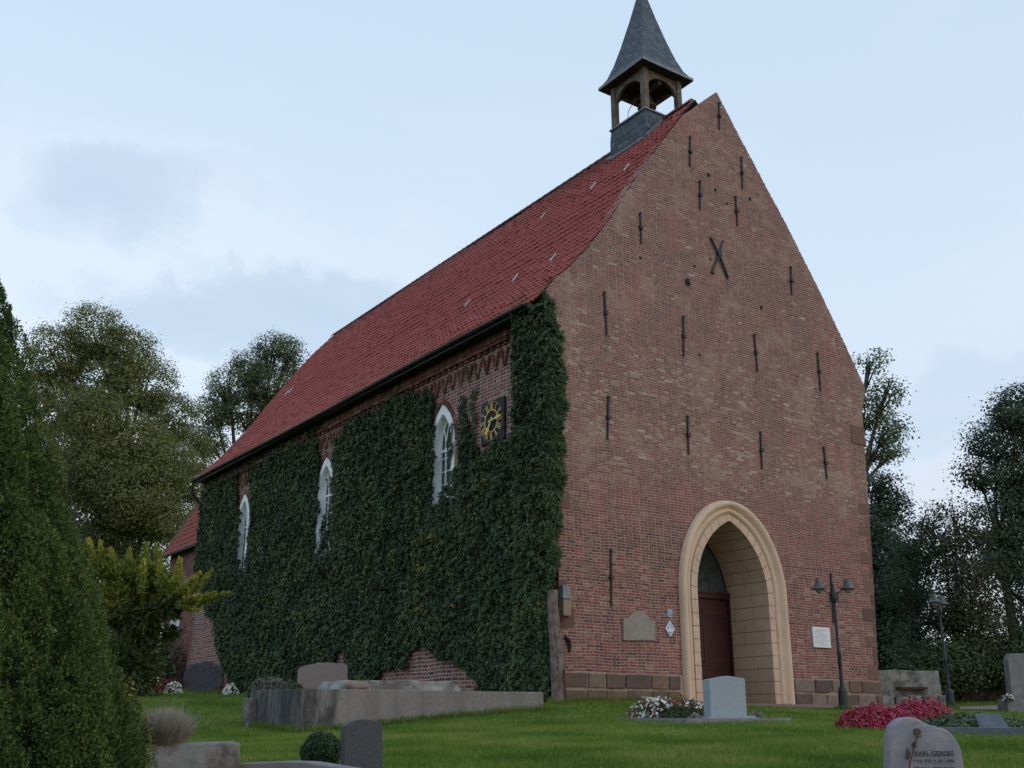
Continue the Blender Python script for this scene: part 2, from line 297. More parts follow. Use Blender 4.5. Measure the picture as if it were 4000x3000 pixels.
def mat_ground():
    m, nt, b = newmat('lawn ground'); t = NT(nt); pos = t.geo()
    f = t.noise(pos, 0.9, 5, 0.6); col = t.ramp(f, [(0.3, (0.045, 0.088, 0.012)), (0.55, (0.07, 0.125, 0.018)), (0.75, (0.12, 0.15, 0.03))])
    col = t.mix(t.mrange(t.noise(pos, 14, 4, 0.7), 0.4, 0.7), col, (0.03, 0.045, 0.012))
    nt.links.new(col, b.inputs['Base Color']); b.inputs['Roughness'].default_value = 0.95; b.inputs['Specular IOR Level'].default_value = 0.1
    t.bump(t.noise(pos, 40, 4, 0.7), 0.8, 0.03, b); return m
M['ground'] = mat_ground()

def mat_roof():
    m, nt, b = newmat('red pantiles'); t = NT(nt); pos = t.geo()
    uv = nt.nodes.new('ShaderNodeUVMap').outputs[0]; q = t.sep(uv)
    r = t.white(t.math('FLOOR', q[0]), t.math('FLOOR', q[1]))
    f = t.math('ADD', t.math('MULTIPLY', r, 0.40), t.math('MULTIPLY', t.noise(pos, 0.5, 5, 0.6), 0.65), clamp=True)
    col = t.ramp(f, [(0.15, (0.235, 0.058, 0.050)), (0.5, (0.295, 0.068, 0.058)), (0.75, (0.325, 0.078, 0.064)), (1.0, (0.36, 0.112, 0.082))])
    gr = t.math('MULTIPLY', t.mrange(t.noise(pos, 1.4, 6, 0.7), 0.55, 0.72), 0.4)
    col = t.mix(gr, col, (0.14, 0.075, 0.05))
    zz = t.sep(pos)[2]; moss = t.math('MULTIPLY', t.math('MULTIPLY', t.mrange(zz, 10.4, 9.2), t.mrange(t.noise(pos, 1.9, 6, 0.7), 0.48, 0.66)), 0.7); col = t.mix(moss, col, (0.16, 0.115, 0.045))
    soot = t.math('MULTIPLY', t.mrange(zz, 15.6, 17.0), t.math('MULTIPLY_ADD', t.noise(pos, 0.9, 5, 0.65), 0.8, 0.0)); col = t.mix(soot, col, (0.11, 0.05, 0.04))
    nt.links.new(col, b.inputs['Base Color']); b.inputs['Roughness'].default_value = 0.7; b.inputs['Specular IOR Level'].default_value = 0.2
    t.bump(t.noise(pos, 60, 3), 0.2, 0.01, b); return m
M['tiles'] = mat_roof()
M['ridge'] = mat_plain('ridge tiles', (0.17, 0.065, 0.045), (0.11, 0.055, 0.042), 2.0, 0.7, 0.2, 40)

def mat_slate(name, scale_u, scale_v, diag=False):
    m, nt, b = newmat(name); t = NT(nt); uv = nt.nodes.new('ShaderNodeUVMap').outputs[0]; q = t.sep(uv); pos = t.geo()
    v = t.math('DIVIDE', q[1], scale_v); row = t.math('FLOOR', v); fv = t.math('FRACT', v)
    u = t.math('ADD', t.math('DIVIDE', q[0], scale_u), t.math('ADD', t.math('MULTIPLY', t.math('MODULO', t.math('ABSOLUTE', row), 2.0), 0.5), t.math('MULTIPLY', fv, 0.35 if diag else 0.0)))
    cu = t.math('FLOOR', u); fu = t.math('FRACT', u)
    sag = t.math('MULTIPLY', t.math('MULTIPLY', fu, t.math('SUBTRACT', 1.0, fu)), 0.45)
    edge = t.math('MULTIPLY', t.mrange(t.math('ADD', fv, sag), 0.08, 0.22), t.mrange(t.math('MINIMUM', fu, t.math('SUBTRACT', 1.0, fu)), 0.01, 0.06))
    r = t.white(cu, row)
    col = t.ramp(r, [(0, (0.045, 0.058, 0.076)), (0.6, (0.068, 0.086, 0.108)), (1, (0.10, 0.118, 0.14))])
    col = t.mix(edge, (0.012, 0.015, 0.02), col)
    nt.links.new(col, b.inputs['Base Color']); b.inputs['Roughness'].default_value = 0.6; b.inputs['Specular IOR Level'].default_value = 0.25
    t.bump(t.math('MULTIPLY_ADD', t.math('SUBTRACT', 1.0, fv), 0.6, t.math('MULTIPLY', edge, 0.6)), 0.5, 0.015, b); return m
M['slate'] = mat_slate('spire slate', 0.26, 0.17, True)
M['slate_base'] = mat_slate('turret slate', 0.24, 0.2, False)
M['lead'] = mat_plain('lead flashing', (0.20, 0.22, 0.23), (0.14, 0.155, 0.165), 6.0, 0.5)

def mat_blocks():
    m, nt, b = newmat('cream blocks with joints'); t = NT(nt); uv = nt.nodes.new('ShaderNodeUVMap').outputs[0]; q = t.sep(uv); pos = t.geo()
    v = t.math('DIVIDE', q[1], 0.31); row = t.math('FLOOR', v); fv = t.math('FRACT', v)
    u = t.math('ADD', t.math('DIVIDE', q[0], 0.62), t.math('MULTIPLY', t.white(row, 2.0), 0.9)); fu = t.math('FRACT', u)
    wob = t.math('MULTIPLY', t.math('SUBTRACT', t.noise(pos, 9, 2), 0.5), 0.05)
    e1 = t.math('MULTIPLY', t.math('ABSOLUTE', t.math('SUBTRACT', t.math('ADD', fv, wob), 0.5)), 0.31)
    e2 = t.math('ADD', t.math('MULTIPLY', t.math('ABSOLUTE', t.math('SUBTRACT', fu, 0.5)), 0.62), 0.0035)
    ln = t.mrange(t.math('MINIMUM', e1, e2), 0.004, 0.010)
    base = t.mix(t.mrange(t.noise(pos, 1.7, 5, 0.6), 0.35, 0.7), (0.56, 0.405, 0.295), (0.49, 0.35, 0.26))
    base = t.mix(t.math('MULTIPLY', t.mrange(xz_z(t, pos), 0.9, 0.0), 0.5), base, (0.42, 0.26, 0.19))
    col = t.mix(ln, (0.12, 0.07, 0.04), base)
    nt.links.new(col, b.inputs['Base Color']); b.inputs['Roughness'].default_value = 0.8; t.bump(ln, 0.4, 0.008, b); return m
def xz_z(t, pos): return t.sep(pos)[2]
M['blocks'] = mat_blocks()

def mat_rnd(name, stops, scale=6.0, bump=0.4):
    m, nt, b = newmat(name); t = NT(nt); pos = t.geo(); r = t.attr('rnd')
    col = t.ramp(r, stops)
    f = t.mrange(t.noise(pos, scale, 5, 0.65), 0.35, 0.7); dk = t.mix(0.45, col, (0.07, 0.05, 0.04)); col = t.mix(t.math('MULTIPLY', f, 0.8), col, dk)
    nt.links.new(col, b.inputs['Base Color']); b.inputs['Roughness'].default_value = 0.9; b.inputs['Specular IOR Level'].default_value = 0.2
    t.bump(t.noise(pos, 25, 5, 0.65), bump, 0.03, b); return m
M['ashlar'] = mat_rnd('plinth sandstone', [(0, (0.10, 0.075, 0.068)), (0.35, (0.145, 0.10, 0.078)), (0.6, (0.20, 0.13, 0.095)), (0.8, (0.165, 0.145, 0.135)), (1, (0.22, 0.155, 0.12))])
M['quoin'] = mat_rnd('quoin sandstone', [(0, (0.125, 0.075, 0.066)), (0.5, (0.175, 0.105, 0.088)), (0.85, (0.21, 0.13, 0.105)), (1, (0.24, 0.175, 0.145))])
M['mortar'] = mat_plain('lime mortar', (0.30, 0.245, 0.19), (0.22, 0.175, 0.14), 5.0, 0.95, 0.4, 30)
def mat_paving():
    m, nt, b = newmat('clinker paving'); t = NT(nt); pos = t.geo()
    br = nt.nodes.new('ShaderNodeTexBrick'); nt.links.new(pos, br.inputs['Vector']); br.inputs['Scale'].default_value = 4.0
    br.inputs['Color1'].default_value = (0.26, 0.15, 0.13, 1); br.inputs['Color2'].default_value = (0.20, 0.125, 0.115, 1); br.inputs['Mortar'].default_value = (0.12, 0.10, 0.09, 1)
    nt.links.new(br.outputs[0], b.inputs['Base Color']); b.inputs['Roughness'].default_value = 0.85; return m
M['paving'] = mat_paving()

# ------------------------------------------------------------------ object helpers
def link(o, parent=None):
    COL.objects.link(o)
    if parent is not None:
        o.parent = parent
        w = parent; off = Vector((0, 0, 0))
        while w is not None: off += w.location; w = w.parent
        o.location = o.location - off
def tag(o, label=None, cat=None, group=None, kind=None):
    if label: o['label'] = label
    if cat: o['category'] = cat
    if group: o['group'] = group
    if kind: o['kind'] = kind
    return o
def empty(name, loc, label, cat, group=None):
    o = bpy.data.objects.new(name, None); COL.objects.link(o); o.location = Vector([float(x) for x in loc]); o.empty_display_size = 0.3
    return tag(o, label, cat, group)

class MB:
    """collects shapes in world coordinates and builds ONE mesh object"""
    def __init__(s): s.v = []; s.f = []; s.r = []; s.uv = None
    def add(s, vs, fs, r=None):
        o = len(s.v); s.v += [tuple(map(float, p)) for p in vs]; s.f += [tuple(i + o for i in f) for f in fs]
        s.r += [random.random() if r is None else r] * len(fs); return s
    def box(s, c, size, ax=None, r=None, taper=1.0):
        ax = ax or ((1, 0, 0), (0, 1, 0), (0, 0, 1)); A = [np.array(a, float) for a in ax]; c = np.array(c, float); vs = []
        for k in (-1, 1):
            tp = 1.0 if k < 0 else taper
            for i, j in ((-1, -1), (1, -1), (1, 1), (-1, 1)):
                vs.append(c + A[0] * i * size[0] / 2 * tp + A[1] * j * size[1] / 2 * tp + A[2] * k * size[2] / 2)
        return s.add(vs, [(3, 2, 1, 0), (4, 5, 6, 7), (0, 1, 5, 4), (1, 2, 6, 5), (2, 3, 7, 6), (3, 0, 4, 7)], r)
    def prism(s, poly, o, u, v, w, d, r=None):
        """poly in (u,v), extruded d along w from origin o"""
        o, u, v, w = (np.array(x, float) for x in (o, u, v, w)); n = len(poly)
        a = [o + u * p[0] + v * p[1] for p in poly]; b = [p + w * d for p in a]
        s.add(a + b, [tuple(range(n - 1, -1, -1)), tuple(range(n, 2 * n))] + [(i, (i + 1) % n, (i + 1) % n + n, i + n) for i in range(n)], r); return s
    def tube(s, pts, rad, seg=8, r=None, cap=True):
        pts = [Vector([float(x) for x in p]) for p in pts]; n = len(pts)
        if not hasattr(rad, '__len__'): rad = [rad] * n
        vs = []; fs = []; prev = None
        for i, p in enumerate(pts):
            d = (pts[min(i + 1, n - 1)] - pts[max(i - 1, 0)]).normalized()
            if prev is None:
                a = Vector((0, 0, 1)) if abs(d.z) < 0.9 else Vector((1, 0, 0)); a = (a - d * a.dot(d)).normalized()
            else:
                a = prev - d * prev.dot(d); a = a.normalized() if a.length > 1e-6 else prev
            prev = a; b = d.cross(a)
            for k in range(seg):
                t = 2 * math.pi * k / seg; vs.append(p + (a * math.cos(t) + b * math.sin(t)) * rad[i])
        for i in range(n - 1):
            for k in range(seg):
                k2 = (k + 1) % seg; fs.append((i * seg + k, i * seg + k2, (i + 1) * seg + k2, (i + 1) * seg + k))
        if cap: fs += [tuple(range(seg - 1, -1, -1)), tuple(range((n - 1) * seg, n * seg))]
        return s.add(vs, fs, r)
    def lathe(s, prof, o, seg=16, r=None):
        o = np.array(o, float); vs = []; fs = []
        for q, z in prof:
            for k in range(seg):
                t = 2 * math.pi * k / seg; vs.append(o + (q * math.cos(t), q * math.sin(t), z))
        for i in range(len(prof) - 1):
            for k in range(seg):
                k2 = (k + 1) % seg; fs.append((i * seg + k, i * seg + k2, (i + 1) * seg + k2, (i + 1) * seg + k))
        fs += [tuple(range(seg - 1, -1, -1)), tuple(range((len(prof) - 1) * seg, len(prof) * seg))]
        return s.add(vs, fs, r)
    def build(s, name, mat, parent=None, loc=None, smooth=False, bevel=0.0, rough=0.0, cuts=0, rscale=2.0, uvs=None):
        if loc is None:
            if parent is not None:
                loc = Vector((0, 0, 0)); w = parent
                while w is not None: loc += w.location; w = w.parent
            else:
                a = np.array(s.v); loc = (a[:, 0].mean(), a[:, 1].mean(), a[:, 2].min())
        loc = np.array([float(x) for x in loc])
        me = bpy.data.meshes.new(name); me.from_pydata([tuple(np.array(p) - loc) for p in s.v], [], s.f)
        at_ = me.attributes.new('rnd', 'FLOAT', 'FACE'); at_.data.foreach_set('value', np.array(s.r, dtype=np.float32))
        if uvs is not None:
            l = me.uv_layers.new(name='UVMap'); l.data.foreach_set('uv', np.array(uvs, dtype=np.float32).ravel())
        if cuts or rough or bevel:
            bm = bmesh.new(); bm.from_mesh(me); bmesh.ops.recalc_face_normals(bm, faces=bm.faces)
            if bevel: bmesh.ops.bevel(bm, geom=[e for e in bm.edges], offset=bevel, segments=2, affect='EDGES', profile=0.6)
            if cuts: bmesh.ops.triangulate(bm, faces=[f for f in bm.faces if len(f.verts) > 4]); bmesh.ops.subdivide_edges(bm, edges=bm.edges[:], cuts=cuts, use_grid_fill=True)
            if rough:
                bm.normal_update()
                for v in bm.verts:
                    p = v.co + Vector(loc); v.co += v.normal * (mnoise.noise(p * rscale) * rough + mnoise.noise(p * rscale * 3.1) * rough * 0.45)
            bm.to_mesh(me); bm.free()
        me.materials.append(mat)
        if smooth: me.polygons.foreach_set('use_smooth', [True] * len(me.polygons))
        me.update(); o = bpy.data.objects.new(name, me); o.location = loc; link(o, parent); return o

def quads(name, P, rnd, mat, parent=None, loc=None):
    """many small faces: P is (N,k,3) in world coordinates"""
    P = np.asarray(P, dtype=np.float64); n, k, _ = P.shape
    if loc is None:
        if parent is not None:
            loc = Vector((0, 0, 0)); w = parent
            while w is not None: loc += w.location; w = w.parent
        else: loc = (P[..., 0].mean(), P[..., 1].mean(), P[..., 2].min())
    loc = np.array([float(x) for x in loc]); me = bpy.data.meshes.new(name)
    me.vertices.add(n * k); me.vertices.foreach_set('co', (P - loc).astype(np.float32).ravel())
    me.loops.add(n * k); me.loops.foreach_set('vertex_index', np.arange(n * k, dtype=np.int32))
    me.polygons.add(n); me.polygons.foreach_set('loop_start', np.arange(0, n * k, k, dtype=np.int32))
    try: me.polygons.foreach_set('loop_total', np.full(n, k, dtype=np.int32))
    except Exception: pass
    a = me.attributes.new('rnd', 'FLOAT', 'FACE'); a.data.foreach_set('value', np.asarray(rnd, dtype=np.float32))
    me.update(calc_edges=True); me.validate(); me.materials.append(mat)
    o = bpy.data.objects.new(name, me); o.location = loc; link(o, parent); return o

def unit(a): return a / np.maximum(np.linalg.norm(a, axis=-1, keepdims=True), 1e-9)
def leaf_quads(C, Nrm, size, aspect=0.7, droop=None):
    """pointed leaf quads centred at C, facing Nrm; droop = preferred tip direction"""
    n = len(C); Nrm = unit(Nrm)
    t = rng.normal(size=(n, 3)) * (0.9 if droop is not None else 1.0)
    if droop is not None: t = t * 0.6 + np.asarray(droop)
    t = unit(t - Nrm * (t * Nrm).sum(1, keepdims=True)); b = np.cross(Nrm, t)
    s = np.asarray(size).reshape(-1, 1)
    return np.stack([C - t * s * 0.5, C + b * s * 0.5 * aspect - t * s * 0.08, C + t * s * 0.5, C - b * s * 0.5 * aspect - t * s * 0.08], 1)

def nz3(P, s, o=0.0):
    """cheap smooth pseudo-noise (sum of sines), about -1..1"""
    x, y, z = (P[:, i] * s + o * (i + 1.3) for i in range(3))
    return (np.sin(x * 1.7 + 1.3 * np.sin(y * 1.1 + o)) + np.sin(y * 1.9 + 1.1 * np.sin(z * 1.3)) + np.sin(z * 2.1 + 1.2 * np.sin(x * 0.9)) + 0.6 * np.sin(x * 3.7 + y * 2.9 + z * 4.1)) / 3.2

def pnz(P, s, o=0.0):
    return np.array([mnoise.noise((x + o, y - o, z + 2 * o)) for x, y, z in (P * s).tolist()]) * 1.7

# ------------------------------------------------------------------ terrain
def build_height():
    pts = []
    for x, y, D in ((1800, 3000, 10.0), (3000, 3000, 10.0), (3600, 2860, 13.6), (2830, 2822, 18.0), (2111, 2770, 21.0), (1180, 2872, 18.0), (974, 2841, 19.9),
                    (1500, 2822, 19.4), (3298, 2778, 26.0), (3716, 2771, 30.0), (796, 2707, 30.0), (3850, 2728, 42.0), (600, 2960, 11.0), (2400, 2800, 20.0), (1000, 2900, 15.5), (700, 2722, 27)):
        p = at(x, y, D); pts.append((p[0], p[1], p[2]))
    pts += [(0, 0, -.02), (3, 0, 0), (7.3, 0, -.02), (10.9, 0, -.04), (0, 8, .12), (0, 16, .3), (0, 25, .45), (5, 30, .4), (11, 12, .2), (14, 3, 0.0), (20, 20, .3),
            (CAM[0], CAM[1], -1.85), (CAM[0] + 4, CAM[1] - 3, -1.8), (CAM[0] - 4, CAM[1] + 2, -1.75), (-25, 0, -.8), (-25, 20, .2), (8, -18, -1.2), (20, -8, -.4), (-10, 35, .5), (40, 10, 0), (-40, -30, -1.9), (30, -40, -1.9), (0, 60, .3), (50, 50, .2)]
    P = np.array(pts); n = len(P)
    def U(r2): return np.where(r2 > 1e-9, r2 * np.log(r2 + 1e-12), 0.0)
    K = U(((P[:, None, :2] - P[None, :, :2]) ** 2).sum(-1)) + np.eye(n) * 6.0
    A = np.zeros((n + 3, n + 3)); A[:n, :n] = K; A[:n, n] = 1; A[:n, n + 1:] = P[:, :2]; A[n, :n] = 1; A[n + 1:, :n] = P[:, :2].T
    w = np.linalg.solve(A, np.concatenate([P[:, 2], np.zeros(3)]))
    def h(X, Y):
        X = np.atleast_1d(np.asarray(X, float)); Y = np.atleast_1d(np.asarray(Y, float))
        out = np.empty(X.shape); xf = X.ravel(); yf = Y.ravel(); of = out.reshape(-1)
        for i in range(0, len(xf), 20000):
            q = np.stack([xf[i:i + 20000], yf[i:i + 20000]], 1); r2 = ((q[:, None] - P[None, :, :2]) ** 2).sum(-1)
            z = U(r2) @ w[:n] + w[n] + q @ w[n + 1:]
            d = np.sqrt(((q - np.array([2, 8])) ** 2).sum(1)); k = np.clip((d - 45) / 30, 0, 1); k = k * k * (3 - 2 * k)
            of[i:i + 20000] = z * (1 - k) + (-0.6) * k
        return out
    return h
HGT = build_height()
def gz(x, y): return float(HGT(x, y)[0])

def build_ground():
    def axis(c, lo, hi):
        a = [c + i * 0.5 for i in range(int((lo - c) / 0.5), int((hi - c) / 0.5) + 1)]; s = 0.5; x = a[-1]
        while x < 2500: s *= 1.35; x += s; a.append(x)
        s = 0.5; x = a[0]
        while x > -2500: s *= 1.35; x -= s; a.insert(0, x)
        return np.array(a)
    xs = axis(0, -30, 30); ys = axis(0, -26, 48); X, Y = np.meshgrid(xs, ys); Z = HGT(X.ravel(), Y.ravel()).reshape(X.shape)
    nx, ny = len(xs), len(ys); V = np.stack([X.ravel(), Y.ravel(), Z.ravel()], 1)
    fs = [(j * nx + i, j * nx + i + 1, (j + 1) * nx + i + 1, (j + 1) * nx + i) for j in range(ny - 1) for i in range(nx - 1)]
    b = MB(); b.v = [tuple(p) for p in V]; b.f = fs; b.r = [0.5] * len(fs); o = b.build('lawn_ground', M['ground'], loc=(0, 0, 0), smooth=True); tag(o, kind='structure')
build_ground()

# ------------------------------------------------------------------ church
church = empty('church', (0, 0, 0), 'red brick village church with steep red tiled roof and small slate bell turret', 'church')
PC = 5.47; PS = 2.6                               # portal centre and springing height
def inner_path(n=14, z0=-0.25):
    a, h = 1.25, 1.85; r = (a * a + h * h) / (2 * a); c = r - a; L = [(-a, z0), (-a, 0.9), (-a, 1.8)]
    th = math.asin(h / r)
    for i in range(n + 1):
        t = th * i / n; L.append((-(r * math.cos(t) - c), PS + r * math.sin(t)))
    L[-1] = (0.0, PS + h)
    return L + [(-x, z) for x, z in reversed(L[:-1])]
def outer_path(n=14, z0=-0.25):
    a, h = 1.87, 2.36; L = [(-a, z0), (-a, 0.9), (-a, 1.8)]
    for i in range(n + 1):
        t = math.pi / 2 * i / n; L.append((-a * math.cos(t), PS + h * math.sin(t)))
    L[-1] = (0.0, PS + h)
    return L + [(-x, z) for x, z in reversed(L[:-1])]
IP = inner_path(); OP = outer_path()

def front_wall():
    mid = [((a[0] + b[0]) / 2 + PC, (a[1] + b[1]) / 2) for a, b in zip(IP, OP)]
    left = [(6.08, 17.28), (5.75, 16.98), (5.34, 16.59), (4.7, 16.04), (3.89, 14.96), (2.83, 13.45), (1.88, 11.98), (1.09, 10.93), (0.5, 10.26), (0.02, 9.82), (-.27, 9.42), (-.27, 9.28), (-.06, 9.1), (0.0, 8.8), (0.0, -.35)]
    rt0 = [(10.84, -.35), (10.9, .6), (11.0, 1.8), (11.12, 3.4), (11.25, 5.3), (11.36, 7.2), (11.42, 8.31), (11.5, 8.55), (11.64, 8.95), (11.68, 9.1)]
    edge = [(11.68, 9.1), (10.92, 10.34), (10.06, 11.71), (8.75, 13.64), (7.26, 15.65), (6.08, 17.28)]
    right = []                                    # stepped brick edge of the gable
    for (x0, z0), (x1, z1) in zip(edge[:-1], edge[1:]):
        n = max(2, int(abs(z1 - z0) / 0.0667))
        for i in range(n):
            a, b = i / n, (i + 1) / n; xa = x0 + (x1 - x0) * a; zb = z0 + (z1 - z0) * b; za = z0 + (z1 - z0) * a
            j = random.uniform(-.012, .022)
            right += [(xa + j, za + 0.004), (xa + j, zb - 0.004)]
    poly = rt0[:-1] + right + left + list(mid)
    bm = bmesh.new(); vs = [bm.verts.new((x, 0, z)) for x, z in poly]; n = len(vs)
    es = [bm.edges.new((vs[i], vs[(i + 1) % n])) for i in range(n)]
    bmesh.ops.triangle_fill(bm, use_beauty=True, use_dissolve=False, edges=es)
    back = [bm.verts.new((v.co.x, 0.45, v.co.z)) for v in vs]
    for i in range(n):
        if i < len(poly) - len(mid) + 1 or True: bm.faces.new((vs[i], vs[(i + 1) % n], back[(i + 1) % n], back[i]))
    bmesh.ops.recalc_face_normals(bm, faces=bm.faces)
    me = bpy.data.meshes.new('front_wall'); bm.to_mesh(me); bm.free(); me.materials.append(M['brick_front'])
    o = bpy.data.objects.new('front_wall', me); link(o, church); tag(o, 'tall stepped brick gable with patched weathered upper bricks')
front_wall()

WINS = [5.13, 12.55, 19.85]; WA = 7.86; WSP = 6.75; WB = 4.3; WH = 0.64
def pointed(h, spring, apex, bottom, n=9):
    a, hh = h, apex - spring; r = (a * a + hh * hh) / (2 * a); c = r - a; th = math.asin(min(1, hh / r)); L = [(-a, bottom)]
    for i in range(n + 1):
        t = th * i / n; L.append((-(r * math.cos(t) - c), spring + r * math.sin(t)))
    L[-1] = (0, apex); return L + [(-x, z) for x, z in reversed(L[:-1])]

def side_wall():
    bm = bmesh.new(); es = []
    def loop(p):
        vs = [bm.verts.new((0.0, y, z)) for y, z in p]; es.extend(bm.edges.new((vs[i], vs[(i + 1) % len(vs)])) for i in range(len(vs)))
    loop([(0.002, -.4), (24.6, -.2), (24.6, 9.22), (0.002, 9.22)])
    for w in WINS: loop([(w + x, z) for x, z in pointed(WH, WSP, WA, WB)])
    bmesh.ops.triangle_fill(bm, use_beauty=True, use_dissolve=False, edges=es); bmesh.ops.recalc_face_normals(bm, faces=bm.faces)
    me = bpy.data.meshes.new('side_wall'); bm.to_mesh(me); bm.free(); me.materials.append(M['brick_side'])
    o = bpy.data.objects.new('side_wall', me); link(o, church); tag(o, 'long brick nave wall mostly hidden by ivy')
    b = MB(); b.prism([(11.0, -.4), (11.15, 9.1), (10.6, 9.1), (10.6, -.4)], (0, .46, 0), (1, 0, 0), (0, 0, 1), (0, 1, 0), 24.1)
    b.build('side_wall', M['brick_side'], church)
    b = MB(); b.prism([(0.0, -.4), (11.1, -.4), (11.1, 9.0), (5.6, 16.9), (0.0, 9.6)], (0, 24.58, 0), (1, 0, 0), (0, 0, 1), (0, 1, 0), .4)
    b.build('rear_gable', M['brick_far'], church)
side_wall()

def windows():
    for w in WINS:
        fr = MB(); out = pointed(WH - .004, WSP, WA - .004, WB + .004); inn = pointed(WH - .17, WSP, WA - .27, WB + .1)
        # plaster surround, one closed band, 2 cm proud of the brick, then the deep reveal
        inn2 = pointed(WH - .22, WSP, WA - .34, WB + .1); lay = [(-.02, out), (-.02, inn), (.24, inn2), (.24, out)]; vs = []; n = len(out)
        for x, p in lay: vs += [(x, w + y, z) for y, z in p]
        fs = []
        for k in range(4):
            for i in range(n - 1): fs.append((k * n + i, k * n + i + 1, ((k + 1) % 4) * n + i + 1, ((k + 1) % 4) * n + i))
        fr.add(vs, fs); o = fr.build('window', M['stone_white'], church, loc=(0, w, WB)); tag(o, 'pointed arched window in white plaster surround, half hidden by ivy')
        gl = MB(); gl.prism(inn2, (.225, w, 0), (0, 1, 0), (0, 0, 1), (1, 0, 0), .012); gl.build('pane', M['glass'], o)
        mu = MB(); hw = WH - .22
        for y in (-hw * .36, hw * .36): mu.box((.205, w + y, (WB + 6.9) / 2), (.035, .035, 6.9 - WB))
        z = WB + .3
        while z < 6.7: mu.box((.207, w, z), (.03, hw * 2, .028)); z += .36
        mu.box((.202, w, 6.62), (.05, hw * 2, .07))
        for s in (-1, 1):                                           # crossing tracery
            for st in (-hw * .36, hw * .36):
                pts = []
                for i in range(9):
                    t = i / 8.0; y = st + s * (hw * 1.2) * (1 - math.cos(t * 1.15)); zz = 6.62 + math.sin(t * 1.25) * .95
                    if abs(y) < hw * .98 and zz < WA - .3 - abs(y) * .75: pts.append((.205, w + y, zz))
                if len(pts) > 2: mu.tube(pts, .02, 4)
        mu.tube([(.21, w + y * .97, z) for y, z in inn2], .03, 5)
        mu.build('glazing_bars', M['white'], o)
        ar = MB(); arc = [p for p in pointed(WH + .005, WSP, WA + .005, WSP, 11)]; ar2 = [p for p in pointed(WH + .17, WSP, WA + .2, WSP, 11)]
        for i in range(len(arc) - 1):
            q = [arc[i], arc[i + 1], ar2[i + 1], ar2[i]]; c = np.mean(q, 0); q = [c + (np.array(p) - c) * .9 for p in q]
            ar.prism(q, (-.012, w, 0), (0, 1, 0), (0, 0, 1), (1, 0, 0), .02)
        ar.build('brick_arch', M['redbrick'], o)
M['redbrick'] = mat_rnd('rubbed brick', [(0, (0.09, 0.045, 0.04)), (0.5, (0.18, 0.07, 0.058)), (0.8, (0.23, 0.095, 0.075)), (1, (0.26, 0.17, 0.13))], 20.0, 0.3)
windows()

def frieze():
    b = MB()
    for i in range(int((24.2 - 1.9) / .125)):                       # upright bricks under the eaves
        y = 1.9 + i * .125; b.box((-.045, y, 9.02), (.09, .107, .20))
    for i in range(int((24.2 - 1.9) / .3)):
        y = 1.9 + i * .3 + .15; b.box((-.055 + random.uniform(-.006, .006), y, 8.84 + random.uniform(-.01, .01)), (.11, .285, .09))
        b.box((-.035, y, 8.745), (.07, .12, .07))
    for i in range(int((24.2 - 1.9) / .42)):                        # zigzag of slanting bricks
        y = 1.9 + i * .42 + .21
        for s in (-1, 1):
            d = np.array([0, s * .40, 1.0]); d /= np.linalg.norm(d); q = np.cross((1, 0, 0), d)
            b.box((-.03, y + s * .095, 8.44), (.06, .075, .40), ((1, 0, 0), q, d))
        b.box((-.025, y, 8.20), (.05, .10, .07))
    b.build('cornice_frieze', M['redbrick'], church)
frieze()

def plinth_and_quoins():
    for x in (1.8, 9.13):
        bk = MB(); bk.box((x, -.012, .12), (3.6, .03, .98)); bk.build('plinth_mortar', M['mortar'], church)
    for x0, x1 in ((.02, 3.50), (7.42, 10.93)):
        b = MB()
        for zb, zt, wmin, wmax in ((.27, .60, .5, .85), (-.30, .24, .4, .8)):
            x = x0
            while x < x1 - .12:
                w = min(random.uniform(wmin, wmax), x1 - x)
                if x1 - (x + w) < .25: w = x1 - x
                b.box((x + w / 2, -.03, (zb + zt) / 2 + random.uniform(-.012, .012)), (w - .045, .07, zt - zb - .03), r=random.random()); x += w
        o = b.build('plinth', M['ashlar'], church, bevel=.018, cuts=2, rough=.02, rscale=4.0)
        tag(o, 'two courses of rough brown sandstone blocks')
    def quoin(c, size, r):
        q = MB(); q.box(c, size, r=r); q.build('quoin', M['quoin'], church, bevel=.015, cuts=1, rough=.012, rscale=5.0)
    def ex(z): return np.interp(z, [-.3, .6, 1.8, 3.4, 5.3, 7.2, 8.31], [10.84, 10.9, 11.0, 11.12, 11.25, 11.36, 11.42])
    z = .62; k = 0
    while z < 5.3:
        h = random.uniform(.30, .42) if k % 2 == 0 else random.uniform(.28, .5); w = random.uniform(.42, .6) if k % 2 == 0 else random.uniform(.12, .2)
        quoin((ex(z + h / 2) - w / 2 + .008, .147, z + h / 2), (w, .31, h - .03), random.random()); z += h; k += 1
    quoin((11.10, .13, 7.55), (.62, .30, .55), .5)
    for zz, w in ((1.75, .42), (2.35, .22), (4.4, .35), (5.0, .25), (6.8, .3)): quoin((w / 2 - .012, .13, zz), (w, .29, .42), random.random())
plinth_and_quoins()

